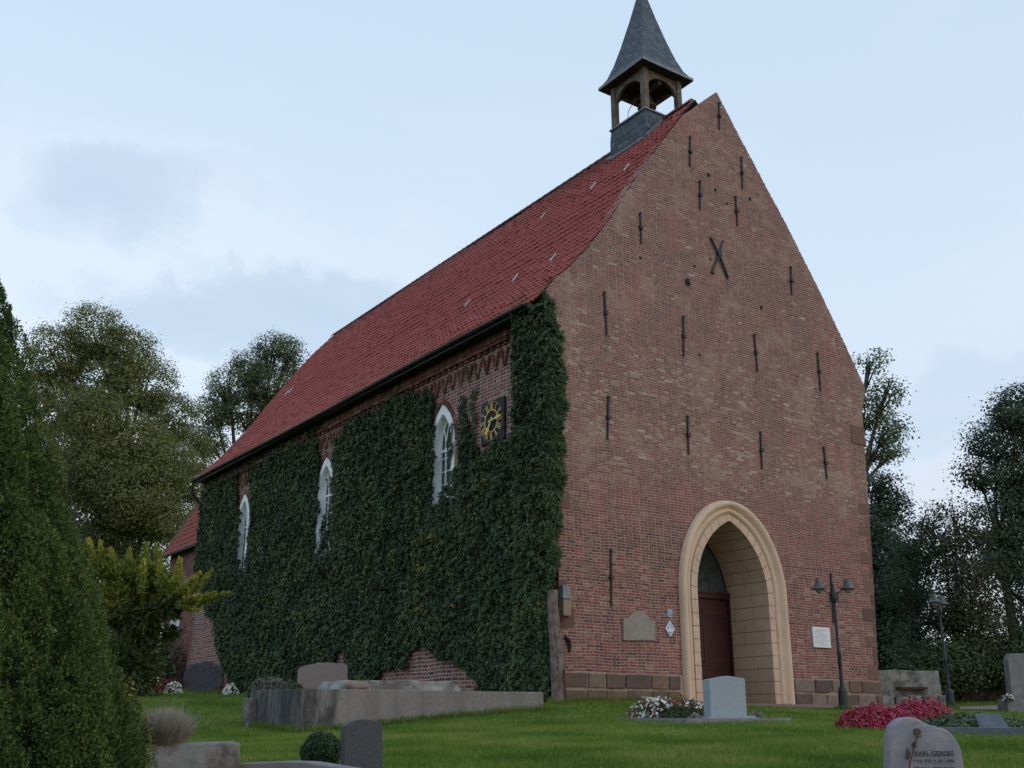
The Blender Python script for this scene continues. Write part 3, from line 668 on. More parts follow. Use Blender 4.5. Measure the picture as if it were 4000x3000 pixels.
def portal():
    prof = [(0, .012), (.20, .012), (.205, -.03), (.235, -.03), (.24, .0), (.30, .05), (.345, .05), (.36, .02), (.385, .03), (.43, .10), (.49, .15), (.55, .15), (.60, .10), (.62, .0)]
    def P(i, o, w):
        a, b = np.array(IP[i]), np.array(OP[i]); p = a + (b - a) * (o / .62); return (PC + p[0], -w - .012, p[1])
    n = len(IP); alen = [0]
    for i in range(1, n): alen.append(alen[-1] + math.dist(IP[i], IP[i - 1]))
    b = MB(); m = len(prof); vs = [P(i, o, w) for i in range(n) for o, w in prof]
    fs = [(i * m + k, i * m + k + 1, (i + 1) * m + k + 1, (i + 1) * m + k) for i in range(n - 1) for k in range(2, m - 1)]
    b.add(vs, fs); o = b.build('portal_moulding', M['cream'], church, loc=(PC, 0, 0), smooth=True); tag(o, 'cream pointed arch moulding with thick outer roll')
    b = MB(); vs = []; uv = []; fs = []                              # flat inner band and deep reveal carry the block joints
    for i in range(n):
        vs += [P(i, .205, -.03), P(i, .20, .012), P(i, 0, .012), (PC + IP[i][0], 1.42, IP[i][1])]
    uu = [-.2, -.19, 0.02, 1.45]
    for i in range(n - 1):
        for k in range(3):
            fs.append((i * 4 + k, i * 4 + k + 1, (i + 1) * 4 + k + 1, (i + 1) * 4 + k))
            for ii, kk in ((i, k), (i, k + 1), (i + 1, k + 1), (i + 1, k)): uv.append((uu[kk], alen[ii] if alen[ii] < alen[-1] / 2 else alen[-1] - alen[ii]))
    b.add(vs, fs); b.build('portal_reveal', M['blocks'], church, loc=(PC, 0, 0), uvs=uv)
    d = MB(); d.box((PC, 1.44, -.05), (2.6, .3, .14)); d.build('doorstep', M['kerb'], church)
    def leaf(side, withhandle):
        x0 = PC + (0.0 if side > 0 else -1.19); fr = MB()
        fr.box((x0 + .595, 1.40, 1.32), (1.18, .05, 2.62))
        o = fr.build('door', M['door'], church, loc=(x0, 1.4, 0)); pn = MB()
        for za, zb in ((.2, .78), (.92, 2.02), (2.14, 2.5)):
            pn.prism([(x0 + .16, za), (x0 + 1.03, za), (x0 + 1.03, zb), (x0 + .16, zb)], (0, 1.374, 0), (1, 0, 0), (0, 0, 1), (0, -1, 0), .012)
            pn.prism([(x0 + .24, za + .08), (x0 + .95, za + .08), (x0 + .95, zb - .08), (x0 + .24, zb - .08)], (0, 1.362, 0), (1, 0, 0), (0, 0, 1), (0, -1, 0), .014)
        pn.build('door_panel', M['door'], o)
        for z in (.86, 2.08):
            g = MB(); g.box((x0 + .595, 1.37, z), (1.1, .02, .035)); g.build('rail', M['iron'], o)
        if withhandle:
            hd = MB(); hd.tube([(x0 + .06, 1.372, 1.05), (x0 + .06, 1.31, 1.05), (x0 + .19, 1.31, 1.05)], .014, 6); hd.build('handle', M['iron'], o)
    leaf(-1, False); leaf(1, True)
    jm = MB(); jm.box((PC - 1.21, 1.36, 1.3), (.06, .12, 2.7)); jm.box((PC + 1.21, 1.36, 1.3), (.06, .12, 2.7)); jm.box((PC, 1.36, 2.70), (2.48, .13, .12)); jm.box((PC, 1.35, 2.79), (2.48, .17, .05))
    jm.build('door_frame', M['door'], church)
    fl = MB(); up = [p for p in IP if p[1] >= PS]; fl.prism([(PC + x * .99, max(z, 2.8)) for x, z in up], (0, 1.40, 0), (1, 0, 0), (0, 0, 1), (0, 1, 0), .015)
    o = fl.build('fanlight', M['glass'], church)
    br = MB(); br.tube([(PC + x * .97, 1.385, max(z - .02, 2.8)) for x, z in up], .03, 5)
    for k in (-.8, -.4, 0, .4, .8): br.tube([(PC, 1.388, 2.8), (PC + k * .7, 1.388, 3.3), (PC + k * .95, 1.388, 3.75 - abs(k) * .35)], .01, 4)
    br.tube([(PC + .62 * math.cos(t), 1.389, 2.8 + .75 * math.sin(t)) for t in np.linspace(0, math.pi, 14)], .01, 4)
    br.build('fanlight_bars', M['iron'], o)
    bk = MB(); bk.box((PC, 1.9, 2.2), (2.7, .05, 5.0)); bk.build('doorway_shade_sheet', M['dark_gap'], church)  # thin sheet behind the doors, interior shade put into its colour
portal()

ROOF = [(-.47, 9.20), (0.02, 9.80), (0.5, 10.24), (1.09, 10.91), (1.88, 11.96), (2.83, 13.43), (3.89, 14.94), (4.7, 16.02), (5.62, 17.08)]
def tiles(name, prof, y0, y1, parent, tw=.205, cl=.335, sub=5, wave=.028):
    p = np.array(prof); seg = np.r_[0, np.cumsum(np.linalg.norm(np.diff(p, axis=0), axis=1))]; Ltot = seg[-1]; nc = int(round(Ltot / cl)); cl = Ltot / nc
    def at_s(s):
        x = np.interp(s, seg, p[:, 0]); z = np.interp(s, seg, p[:, 1]); e = .15; d = np.array([np.interp(min(s + e, Ltot), seg, p[:, 0]) - np.interp(max(s - e, 0), seg, p[:, 0]), np.interp(min(s + e, Ltot), seg, p[:, 1]) - np.interp(max(s - e, 0), seg, p[:, 1])])
        d /= np.linalg.norm(d); nn = np.array([-d[1], d[0]]); nn = nn if nn[1] > 0 else -nn; return np.array([x, z]), nn
    nt_ = int((y1 - y0) / tw); tw = (y1 - y0) / nt_; m = nt_ * sub + 1
    ys = np.linspace(y0, y1, m); t = (np.arange(m) / sub) % 1.0; prof_w = wave * (np.sin(2 * math.pi * t) * .75 + .45 * np.sin(4 * math.pi * t + .6))
    V = []; Fc = []; UV = []
    for c in range(nc):
        jit = np.repeat(rng.normal(0, .006, nt_ + 1) + .012 * (rng.random(nt_ + 1) < .03), sub)[:m]; rows = []
        for s, lift in ((c * cl - .03, -.005), (c * cl - .03, .034), (min((c + 1) * cl + .01, Ltot), .004)):
            q, nn = at_s(max(s, 0)); h = lift + prof_w + jit; rows.append(np.stack([q[0] + nn[0] * h, ys, q[1] + nn[1] * h], 1))
        y_lo = .42 if at_s(c * cl)[0][0] > 4.55 and y0 < .2 and name == 'roof' else -9
        for k in range(3): rows[k] = rows[k] + np.stack([0 * ys, 0 * ys, .035 * np.sin(ys * .55 + c * .09) * np.sin(c * .3 + ys * .17) * (1 if name == 'roof' else 0)], 1)
        o = len(V) * m
        for k in range(3): V.append(rows[k])
        for k in range(2):
            for i in range(m - 1):
                if ys[i] < y_lo: continue
                a = o + k * m + i; Fc.append((a, a + 1, a + m + 1, a + m)); u0 = (i // sub) + .5; UV += [(u0, c + .5)] * 4
    b = MB(); b.v = [tuple(x) for x in np.concatenate(V)]; b.f = Fc; b.r = [.5] * len(Fc)
    return b.build(name, M['tiles'], parent, uvs=UV)
def roof():
    o = tiles('roof', ROOF, .07, 24.95, church); tag(o, 'steep slope of red clay pantiles')
    mir = [(11.24 - x, z) for x, z in ROOF]
    tiles('roof', mir, .42, 24.95, church, tw=.41, cl=.335, sub=4)
    b = MB()
    for pr in (ROOF, mir):
        for (x0, z0), (x1, z1) in zip(pr[:-1], pr[1:]):
            n = np.array([-(z1 - z0), x1 - x0]); n /= np.linalg.norm(n); n = n if n[1] > 0 else -n; a = np.array([x0, z0]) - n * .05; c = np.array([x1, z1]) - n * .05
            b.add([(a[0], .41, a[1]), (c[0], .41, c[1]), (c[0], 24.9, c[1]), (a[0], 24.9, a[1])], [(0, 1, 2, 3)])
    b.build('light_stop_underlay', M['wood'], church)  # unseen underlay, added to stop light leaking between the tiles
    r = MB(); y = .52; k = 0
    while y < 24.9:
        L = .36; seg = 8; vs = []; 
        for yy, rr in ((y, .115), (y + L + .03, .10)):
            for i in range(seg + 1):
                t = math.pi * (i / seg) * 1.15 - .24; vs.append((5.62 + rr * math.cos(t) * 1.15, yy, 17.06 + rr * math.sin(t) * .95 + random.uniform(-.002, .002)))
        r.add(vs, [(i, i + 1, i + seg + 2, i + seg + 1) for i in range(seg)] + [tuple(range(seg + 1))]); y += L; k += 1
    r.build('ridge_tiles', M['ridge'], church, smooth=False)
    # snow hooks and rungs on the slope
    for px, py in ((1285, 406), (1176, 470), (1357, 366), (1198, 561), (1117, 604), (1013, 659), (622, 852), (631, 846)):
        best = None
        for i in range(240):
            s = i / 239.0 * (len(ROOF) - 1); j = min(int(s), len(ROOF) - 2); f = s - j
            X = ROOF[j][0] + (ROOF[j + 1][0] - ROOF[j][0]) * f; Z = ROOF[j][1] + (ROOF[j + 1][1] - ROOF[j][1]) * f
            q = onX(px * S, py * S, X); e = abs(q[2] - Z)
            if best is None or e < best[0]: best = (e, X, q[1], Z, j)
        _, X, Y, Z, j = best; d = np.array([ROOF[j + 1][0] - ROOF[j][0], 0, ROOF[j + 1][1] - ROOF[j][1]]); d /= np.linalg.norm(d); n = np.array([-d[2], 0, d[0]])
        c = np.array([X, Y, Z]); h = MB(); h.box(c + n * .085, (.03, .035, .36), ((0, 1, 0), n, d)); h.box(c + n * .05 - d * .17, (.03, .10, .02), ((0, 1, 0), n, d)); h.build('roof_hook', M['whitemetal'], church)
M['whitemetal'] = mat_plain('galvanised hook', (0.50, 0.52, 0.54), None, rough=0.45)
roof()

def gutter():
    b = MB(); vs = []; fs = []; ys = np.linspace(.5, 24.9, 40); seg = 8
    for y in ys:
        sag = .02 * math.sin(y * .35)
        for i in range(seg + 1):
            t = math.pi + math.pi * i / seg; vs.append((-.52 + .075 * math.cos(t), y, 9.205 + sag + .075 * math.sin(t)))
    for k in range(len(ys) - 1):
        for i in range(seg): fs.append((k * (seg + 1) + i, k * (seg + 1) + i + 1, (k + 1) * (seg + 1) + i + 1, (k + 1) * (seg + 1) + i))
    b.add(vs, fs); b.box((-.22, 12.6, 9.165), (.44, 24.5, .03)); b.box((-.445, 12.6, 9.15), (.03, 24.5, .12)); o = b.build('gutter', M['gutter'], church)
    d = MB(); d.tube([(-.52, 24.75, 9.13), (-.54, 24.78, 8.9), (-.45, 24.8, 8.6), (-.2, 24.8, 8.35), (-.08, 24.75, 8.2), (-.06, 24.65, 6.8)], .05, 8); d.build('downpipe', M['gutter'], o)
gutter()

def anchors():
    lst = [((1552, 222), (1553, 281)), ((1490, 295), (1489, 361)), ((1600, 339), (1603, 408)), ((1511, 391), (1511, 453)), ((1588, 424), (1592, 489)), ((1382, 459), (1384, 527)), ((1707, 576), (1709, 638))]
    full = [(tuple(c * S for c in a), tuple(c * S for c in b)) for a, b in lst]
    full += [((2359, 1140), (2368, 1307)), ((2667, 1234), (2669, 1395)), ((2944, 1304), (2956, 1452)), ((3191, 1378), (3203, 1527)), ((2375, 1547), (2371, 1715)), ((2683, 1624), (2688, 1777)), ((2968, 1687), (2974, 1832)), ((3215, 1745), (3228, 1873)), ((2384, 2145), (2386, 2368)), ((3242, 2239), (3254, 2434))]
    for a, b in full:
        p, q = onY(*a), onY(*b); d = q - p; L = np.linalg.norm(d); d /= L; s = np.cross(d, (0, 1, 0)); m = MB()
        m.box((p + q) / 2 + (0, -.03, 0), (.05, .04, L), (s, (0, 1, 0), d), taper=.8); m.box((p + q) / 2 + (0, -.045, 0), (.10, .075, .10), (s, (0, 1, 0), d))
        m.box(p + (0, -.035, 0) + d * .03, (.07, .05, .05), (s, (0, 1, 0), d)); m.build('wall_anchor', M['iron'], church, bevel=.006)
    m = MB(); z2 = lambda x, y: onY(2600 + x * .3014, 700 + y * .3014)
    for a, b, r in (((570, 755), (800, 1290), .035), ((735, 800), (585, 1220), .028)):
        p, q = z2(*a), z2(*b); m.tube([p + (0, -.04, 0), (p + q) / 2 + (0, -.07, 0), q + (0, -.04, 0)], [r * .8, r * 1.1, r], 6)
    c = z2(675, 975); m.box(c + (0, -.07, 0), (.14, .08, .14)); o = m.build('wall_anchor', M['iron'], church); tag(o, 'X-shaped crossed iron wall anchor high in the gable')
    for x, y in ((1485, 610), (1534, 720 - 160), (1500, 575), (1511, 767), (1383, 557), (1530, 378), (1545, 410), (1570, 440), (1620, 430), (1644, 665), (1540, 590)):
        p = onY(x * S, y * S); r = random.uniform(.04, .07) if (x, y) != (1485, 610) else .12
        hb = MB(); hb.prism([(r * math.cos(t) * random.uniform(.8, 1.1), r * math.sin(t)) for t in np.linspace(0, 2 * math.pi, 9)[:-1]], p + (0, -.004, 0), (1, 0, 0), (0, 0, 1), (0, 1, 0), .003); hb.build('putlog_hole_shade', M['dark_gap'], church)  # flat dark discs carry the shade of each hole as colour
anchors()

def turret():
    CX, CY = 5.72, 2.62; a = .80
    b = MB(); vs = []; uv = []; fs = []; prof = [(a + .04, 15.3), (a + .03, 16.9), (a, 17.25)]
    cs = [(-1, -1), (1, -1), (1, 1), (-1, 1)]; 
    for r, z in prof: vs += [(CX + i * r, CY + j * r, z) for i, j in cs]
    for k in range(2):
        for i in range(4):
            i2 = (i + 1) % 4; fs.append((k * 4 + i, k * 4 + i2, (k + 1) * 4 + i2, (k + 1) * 4 + i)); r0, r1 = prof[k][0], prof[k + 1][0]
            uv += [(-r0, prof[k][1]), (r0, prof[k][1]), (r1, prof[k + 1][1]), (-r1, prof[k + 1][1])]
    fs.append((8, 9, 10, 11)); uv += [(0, 0)] * 4; b.add(vs, fs)
    t = b.build('bell_turret', M['slate_base'], church, loc=(CX, CY, 16), uvs=uv); tag(t, 'open timber bell turret with flared slate spire')
    c = MB()
    for i, j, sx, sy in ((0, -1, 2 * a + .1, .09), (0, 1, 2 * a + .1, .09)): c.box((CX, CY + j * a, 17.28), (sx, sy, .05))
    for i in (-1, 1): c.box((CX + i * a, CY, 17.28), (.09, 2 * a - .09, .05))
    c.build('coping', M['lead'], t)
    fl = MB()                                                         # flashing where the turret meets the tiles
    def rz(x): return np.interp(x, [p[0] for p in ROOF], [p[1] for p in ROOF])
    for y in (CY - a - .09, CY + a + .09):
        x0, x1 = CX - a - .1, 5.5; fl.add([(x0, y, rz(x0) + .05), (x1, y, rz(x1) + .05), (x1, y + (.09 if y > CY else .09), rz(x1) + .16), (x0, y + .09, rz(x0) + .16)], [(0, 1, 2, 3)])
        fl.box(((x0 + x1) / 2, y, (rz(x0) + rz(x1)) / 2 + .06), (.12, .14, math.hypot(x1 - x0, rz(x1) - rz(x0))), None if False else ((-(rz(x1) - rz(x0)) / math.hypot(x1 - x0, rz(x1) - rz(x0)), 0, (x1 - x0) / math.hypot(x1 - x0, rz(x1) - rz(x0))), (0, 1, 0), ((x1 - x0) / math.hypot(x1 - x0, rz(x1) - rz(x0)), 0, (rz(x1) - rz(x0)) / math.hypot(x1 - x0, rz(x1) - rz(x0)))))
    x0 = CX - a - .08; fl.box((x0, CY, rz(x0) + .06), (.16, 2 * a + .2, .05), ((.6, 0, .8), (0, 1, 0), (-.8, 0, .6))); fl.build('flashing', M['lead'], t)
    pr = .70; pw = .185
    for i, j in cs:
        p = MB(); p.box((CX + i * pr, CY + j * pr, 18.06), (pw, pw, 1.62)); p.build('post', M['wood'], t, bevel=.012)
    for (ux, uy) in ((1, 0), (0, 1)):
        for s in (-1, 1):
            o = np.array([CX, CY, 0]) + (np.array([0, s * pr, 0]) if ux else np.array([s * pr, 0, 0])); w = pr - pw / 2
            poly = [(-w, 18.84), (-w, 18.12)] + [(w * math.cos(th) * -1, 18.12 + .48 * math.sin(th)) for th in np.linspace(.12, math.pi - .12, 11)] + [(w, 18.12), (w, 18.84)]
            q = MB(); q.prism(poly, o - np.array([uy, ux, 0]) * .045, (ux, uy, 0), (0, 0, 1), (uy, ux, 0), .09); q.build('arched_brace', M['wood'], t)
    h = MB(); h.box((CX, CY, 17.22), (2 * a - .05, 2 * a - .05, .05)); h.build('deck', M['lead'], t)
    spp = [(1.05, 18.84), (.86, 19.16), (.70, 19.62), (.52, 20.3), (.29, 21.3), (.155, 21.95), (.0, 22.65)]
    b = MB(); vs = []; fs = []; uv = []; ac = 0
    for r, z in spp: vs += [(CX + i * r, CY + j * r, z) for i, j in cs]
    for k in range(len(spp) - 1):
        st = math.hypot(spp[k + 1][0] - spp[k][0], spp[k + 1][1] - spp[k][1])
        for i in range(4):
            i2 = (i + 1) % 4; fs.append((k * 4 + i, k * 4 + i2, (k + 1) * 4 + i2, (k + 1) * 4 + i)); r0, r1 = spp[k][0], spp[k + 1][0]
            uv += [(-r0, ac), (r0, ac), (r1, ac + st), (-r1, ac + st)]
        ac += st
    b.add(vs, fs); b.build('spire', M['slate'], t, uvs=uv)
    s = MB(); s.box((CX, CY, 18.81), (2.09, 2.09, .05)); s.build('soffit', M['soffit'], t)
    e = MB()
    for i, j, sx, sy in ((0, -1, 2.12, .03), (0, 1, 2.12, .03)): e.box((CX, CY + j * 1.055, 18.83), (sx, sy, .09))
    for i in (-1, 1): e.box((CX + i * 1.055, CY, 18.83), (.03, 2.08, .09))
    e.build('eaves_board', M['lead'], t)
    bl = MB(); bl.lathe([(.30, 17.98), (.285, 18.03), (.21, 18.16), (.17, 18.3), (.14, 18.42), (.05, 18.47), (.03, 18.55)], (CX + .02, CY, 0), 20); bl.build('bell', M['bronze'], t, smooth=True)
    bm_ = MB(); bm_.box((CX, CY, 18.56), (.12, 1.3, .12)); bm_.tube([(CX - .1, CY + .3, 18.5), (CX - .45, CY + .35, 17.9), (CX - .5, CY + .35, 17.55)], .012, 5); bm_.build('bell_yoke', M['wood'], t)
M['soffit'] = mat_plain('dark soffit boards', (0.06, 0.05, 0.045), (0.04, 0.034, 0.03), 9.0, 0.85)
turret()

def chancel():
    X0 = .75; zE = 7.0; y1 = float(onX(633, 2170, X0 - .35)[1])
    b = MB(); b.prism([(X0, -.3), (10.3, -.3), (10.3, zE), (8.9, 9.7), (5.5, 14.4), (2.2, 9.7), (X0, zE)], (0, 24.99, 0), (1, 0, 0), (0, 0, 1), (0, 1, 0), y1 - 25.2)
    o = b.build('chancel', M['brick_far'], church, loc=(5, 27, 0)); tag(o, 'lower brick chancel at the far end of the nave')
    tiles('chancel_roof', [(X0 - .35, zE - .15), (2.2, 9.95), (5.55, 14.7)], 24.99, y1, o, tw=.24, sub=4)
    tiles('chancel_roof', [(10.75, zE - .15), (8.9, 9.95), (5.55, 14.7)], 24.99, y1, o, tw=.48, sub=2)
    g = MB(); g.tube([(X0 - .35, 25.0, zE - .2), (X0 - .35, y1, zE - .2)], .07, 6); g.build('gutter', M['gutter'], o)
    v = MB()
    for (xa, za), (xb, zb) in (((X0 - .35, zE - .12), (2.2, 9.98)), ((2.2, 9.98), (5.55, 14.73))):
        d = np.array([xb - xa, 0, zb - za]); L = np.linalg.norm(d); d /= L; v.box(((xa + xb) / 2, y1 + .02, (za + zb) / 2 + .03), (.09, .05, L), ((-d[2], 0, d[0]), (0, 1, 0), d))
    v.build('verge_board', M['stele'], o)
    p = onX(663, 2473, X0); q = onX(705, 2398, X0); w = MB(); w.box((X0 - .02, (p[1] + q[1]) / 2, (p[2] + q[2]) / 2), (.06, abs(p[1] - q[1]), q[2] - p[2])); wo = w.build('window', M['white'], o, loc=(X0, (p[1] + q[1]) / 2, p[2]))
    g = MB(); g.box((X0 - .055, (p[1] + q[1]) / 2, (p[2] + q[2]) / 2), (.012, abs(p[1] - q[1]) * .72, (q[2] - p[2]) * .82)); g.build('pane', M['palepane'], wo)
M['palepane'] = mat_plain('pale window pane', (0.50, 0.54, 0.58), None, rough=0.25)  # one even pale colour for the chancel pane
chancel()

# ------------------------------------------------------------------ things fixed to the church
def text_mesh(txt, size, ext=0.004, align='CENTER', bold=0.0):
    cu = bpy.data.curves.new('txt', 'FONT'); cu.body = txt; cu.size = size; cu.extrude = ext; cu.offset = bold; cu.align_x = align; cu.align_y = 'CENTER'
    o = bpy.data.objects.new('txt', cu); COL.objects.link(o); dg = bpy.context.evaluated_depsgraph_get(); dg.update()
    me = bpy.data.meshes.new_from_object(o.evaluated_get(dg)); bpy.data.objects.remove(o); bpy.data.curves.remove(cu)
    vs = [tuple(v.co) for v in me.vertices]; fs = [tuple(p.vertices) for p in me.polygons]; bpy.data.meshes.remove(me); return vs, fs
def put_text(mb, txt, size, o, u, v, w, ext=.004, align='CENTER', bold=0):
    vs, fs = text_mesh(txt, size, ext, align); o, u, v, w = (np.array(x, float) for x in (o, u, v, w))
    mb.add([o + u * p[0] + v * p[1] + w * p[2] for p in vs], fs)

def clock():
    cy, cz = 2.585, 6.80; c = np.array([-.07, cy, cz]); u = np.array([0, -1.0, 0]); v = np.array([0, 0, 1.0]); w = np.array([-1.0, 0, 0])
    e = empty('clock', (-.03, cy, cz - .54), 'square black church clock with gilt Roman numerals on the ivy-framed side wall', 'clock')
    b = MB(); b.box((-.045, cy, cz), (.05, 1.06, 1.08)); b.build('clock_board', M['clockblack'], e)
    o = c + w * .032
    def ring(r0, r1, n=48):
        m = MB()
        for i in range(n):
            t0, t1 = 2 * math.pi * i / n, 2 * math.pi * (i + 1) / n
            m.prism([(r0 * math.cos(t0), r0 * math.sin(t0)), (r1 * math.cos(t0), r1 * math.sin(t0)), (r1 * math.cos(t1), r1 * math.sin(t1)), (r0 * math.cos(t1), r0 * math.sin(t1))], o, u, v, w, .01)
        return m
    ring(.275, .298).build('inner_ring', M['gold'], e)
    m = MB()
    for i in range(60):
        t = 2 * math.pi * i / 60; r = .009 if i % 5 else .014; q = o + u * .5 * math.sin(t) + v * .5 * math.cos(t)
        m.prism([(r * math.cos(k), r * math.sin(k)) for k in np.linspace(0, 2 * math.pi, 7)[:-1]], q, u, v, w, .008)
    m.build('minute_dots', M['gold'], e)
    for i, n in enumerate(('XII', 'I', 'II', 'III', 'IIII', 'V', 'VI', 'VII', 'VIII', 'IX', 'X', 'XI')):
        t = 2 * math.pi * i / 12; up = u * math.sin(t) + v * math.cos(t); rt = u * math.cos(t) - v * math.sin(t); q = o + up * .39; m = MB()
        wd = {'X': .075, 'V': .07, 'I': .038}; tot = sum(wd[k] for k in n); x = -tot / 2; hh = .085
        for k in n:
            xm = x + wd[k] / 2
            bars = {'I': [((xm, -hh), (xm, hh), .014)], 'V': [((xm - .025, hh), (xm, -hh), .014), ((xm + .025, hh), (xm, -hh), .009)], 'X': [((xm - .03, hh), (xm + .03, -hh), .014), ((xm + .03, hh), (xm - .03, -hh), .009)]}[k]
            for (x0, y0), (x1, y1), tk in bars:
                m.prism([(x0 - tk / 2, y0), (x0 + tk / 2, y0), (x1 + tk / 2, y1), (x1 - tk / 2, y1)], q, rt, up, w, .01)
            x += wd[k]
        m.build('numeral', M['gold'], e)
    for nm, ang, L, k in (('minute_hand', 84, .49, 1.0), ('hour_hand', 214, .42, 1.35)):
        t = R_(ang); up = u * math.sin(t) + v * math.cos(t); rt = u * math.cos(t) - v * math.sin(t); m = MB(); q = o + w * (.03 if k < 1.1 else .02)
        a = .018 * k
        m.prism([(-a, -.1), (a, -.1), (a * 1.2, L * .45), (a * 3.2, L * .62), (a * 1.4, L * .72), (a * 2.4, L * .84), (0, L), (-a * 2.4, L * .84), (-a * 1.4, L * .72), (-a * 3.2, L * .62), (-a * 1.2, L * .45)], q, rt, up, w, .012)
        m.build(nm, M['gold'], e)
    m = MB(); m.prism([(.035 * math.cos(k), .035 * math.sin(k)) for k in np.linspace(0, 2 * math.pi, 13)[:-1]], o, u, v, w, .05); m.build('spindle', M['gold'], e)
clock()

def wall_signs():
    X, Z, Yn = (1, 0, 0), (0, 0, 1), (0, -1, 0)
    pts = [(715, 832), (712, 690), (742, 686), (752, 684), (770, 658), (798, 645), (850, 645), (855, 660), (872, 668), (882, 684), (890, 702), (918, 704), (921, 833)]
    P = [onY(2000 + x * .6028, 2000 + y * .6028) for x, y in pts]
    b = MB(); b.prism([(p[0], p[2]) for p in P], (0, -.05, 0), X, Z, (0, 1, 0), .052)
    tag(b.build('stone_tablet', M['sandstone'], bevel=.004), 'blank grey sandstone tablet with stepped top on the brick facade', 'tablet')
    a, c = onY(3167, 2448), onY(3241, 2532); e = empty('notice_board', (a[0], -.03, c[2]), 'white notice board with faint lines of text right of the portal', 'notice')
    w, h = c[0] - a[0], a[2] - c[2]; m = MB(); m.box(((a[0] + c[0]) / 2, -.03, (a[2] + c[2]) / 2), (w, .05, h)); m.build('panel', M['notice'], e, bevel=.006)
    m = MB(); z = a[2] - .06; k = 0
    while z > c[2] + .05:
        L = w * random.uniform(.45, .86) if k % 4 else w * .5; x = a[0] + w * .07
        if k % 4 == 0: x = a[0] + w / 2 - L / 2
        end = x + L
        while x < end:
            q = random.uniform(.015, .05); m.box((x + q / 2, -.0565, z), (q, .003, .008)); x += q + .012
        z -= .031; k += 1
    m.build('text_lines', M['ink'], e)
    p = onY(2550 + 625 * .1025, 2330 + 640 * .1025); e = empty('house_number', (p[0], -.02, p[2] - .09), 'small blue enamel house number plate 7 beside the portal', 'number plate')
    m = MB(); m.box((p[0], -.02, p[2]), (.135, .024, .17)); m.build('plate', M['whiteen'], e); m = MB(); m.box((p[0], -.0345, p[2]), (.112, .004, .146)); m.build('field', M['blue'], e)
    m = MB(); put_text(m, '7', .13, (p[0], -.037, p[2]), X, Z, Yn, .003); m.build('digit', M['whiteen'], e)
    p = onY(2550 + 630 * .1025, 2330 + 1230 * .1025); e = empty('diamond_sign', (p[0], -.02, p[2] - .2), 'pale blue and white diamond monument sign below the house number', 'sign')
    m = MB(); m.prism([(-.145, 0), (0, -.19), (.145, 0), (0, .19)], (p[0], -.01, p[2]), X, Z, Yn, .02); m.build('plate', M['whiteen'], e)
    m = MB()
    for q in ([(-.118, .0), (0, .155), (.118, .0), (.06, .0), (.06, .055), (.028, .03), (.028, .075), (-.028, .075), (-.028, .03), (-.06, .055), (-.06, .0)], [(-.075, -.065), (0, -.155), (.075, -.065)]):
        m.prism(q, (p[0], -.031, p[2]), X, Z, Yn, .003)
    m.build('emblem', M['bluelt'], e)
    m = MB(); m.prism([(-.03, -.075), (0, -.105), (.03, -.075)], (p[0], -.035, p[2]), X, Z, Yn, .003)
    for s in (-1, 1): m.prism([(s * .062, .0), (s * .062, .05), (s * .035, .022), (s * .035, .0)], (p[0], -.035, p[2]), X, Z, Yn, .003)
    m.build('emblem_marks', M['blue'], e)  # darker blue marks of the emblem's pattern
wall_signs()

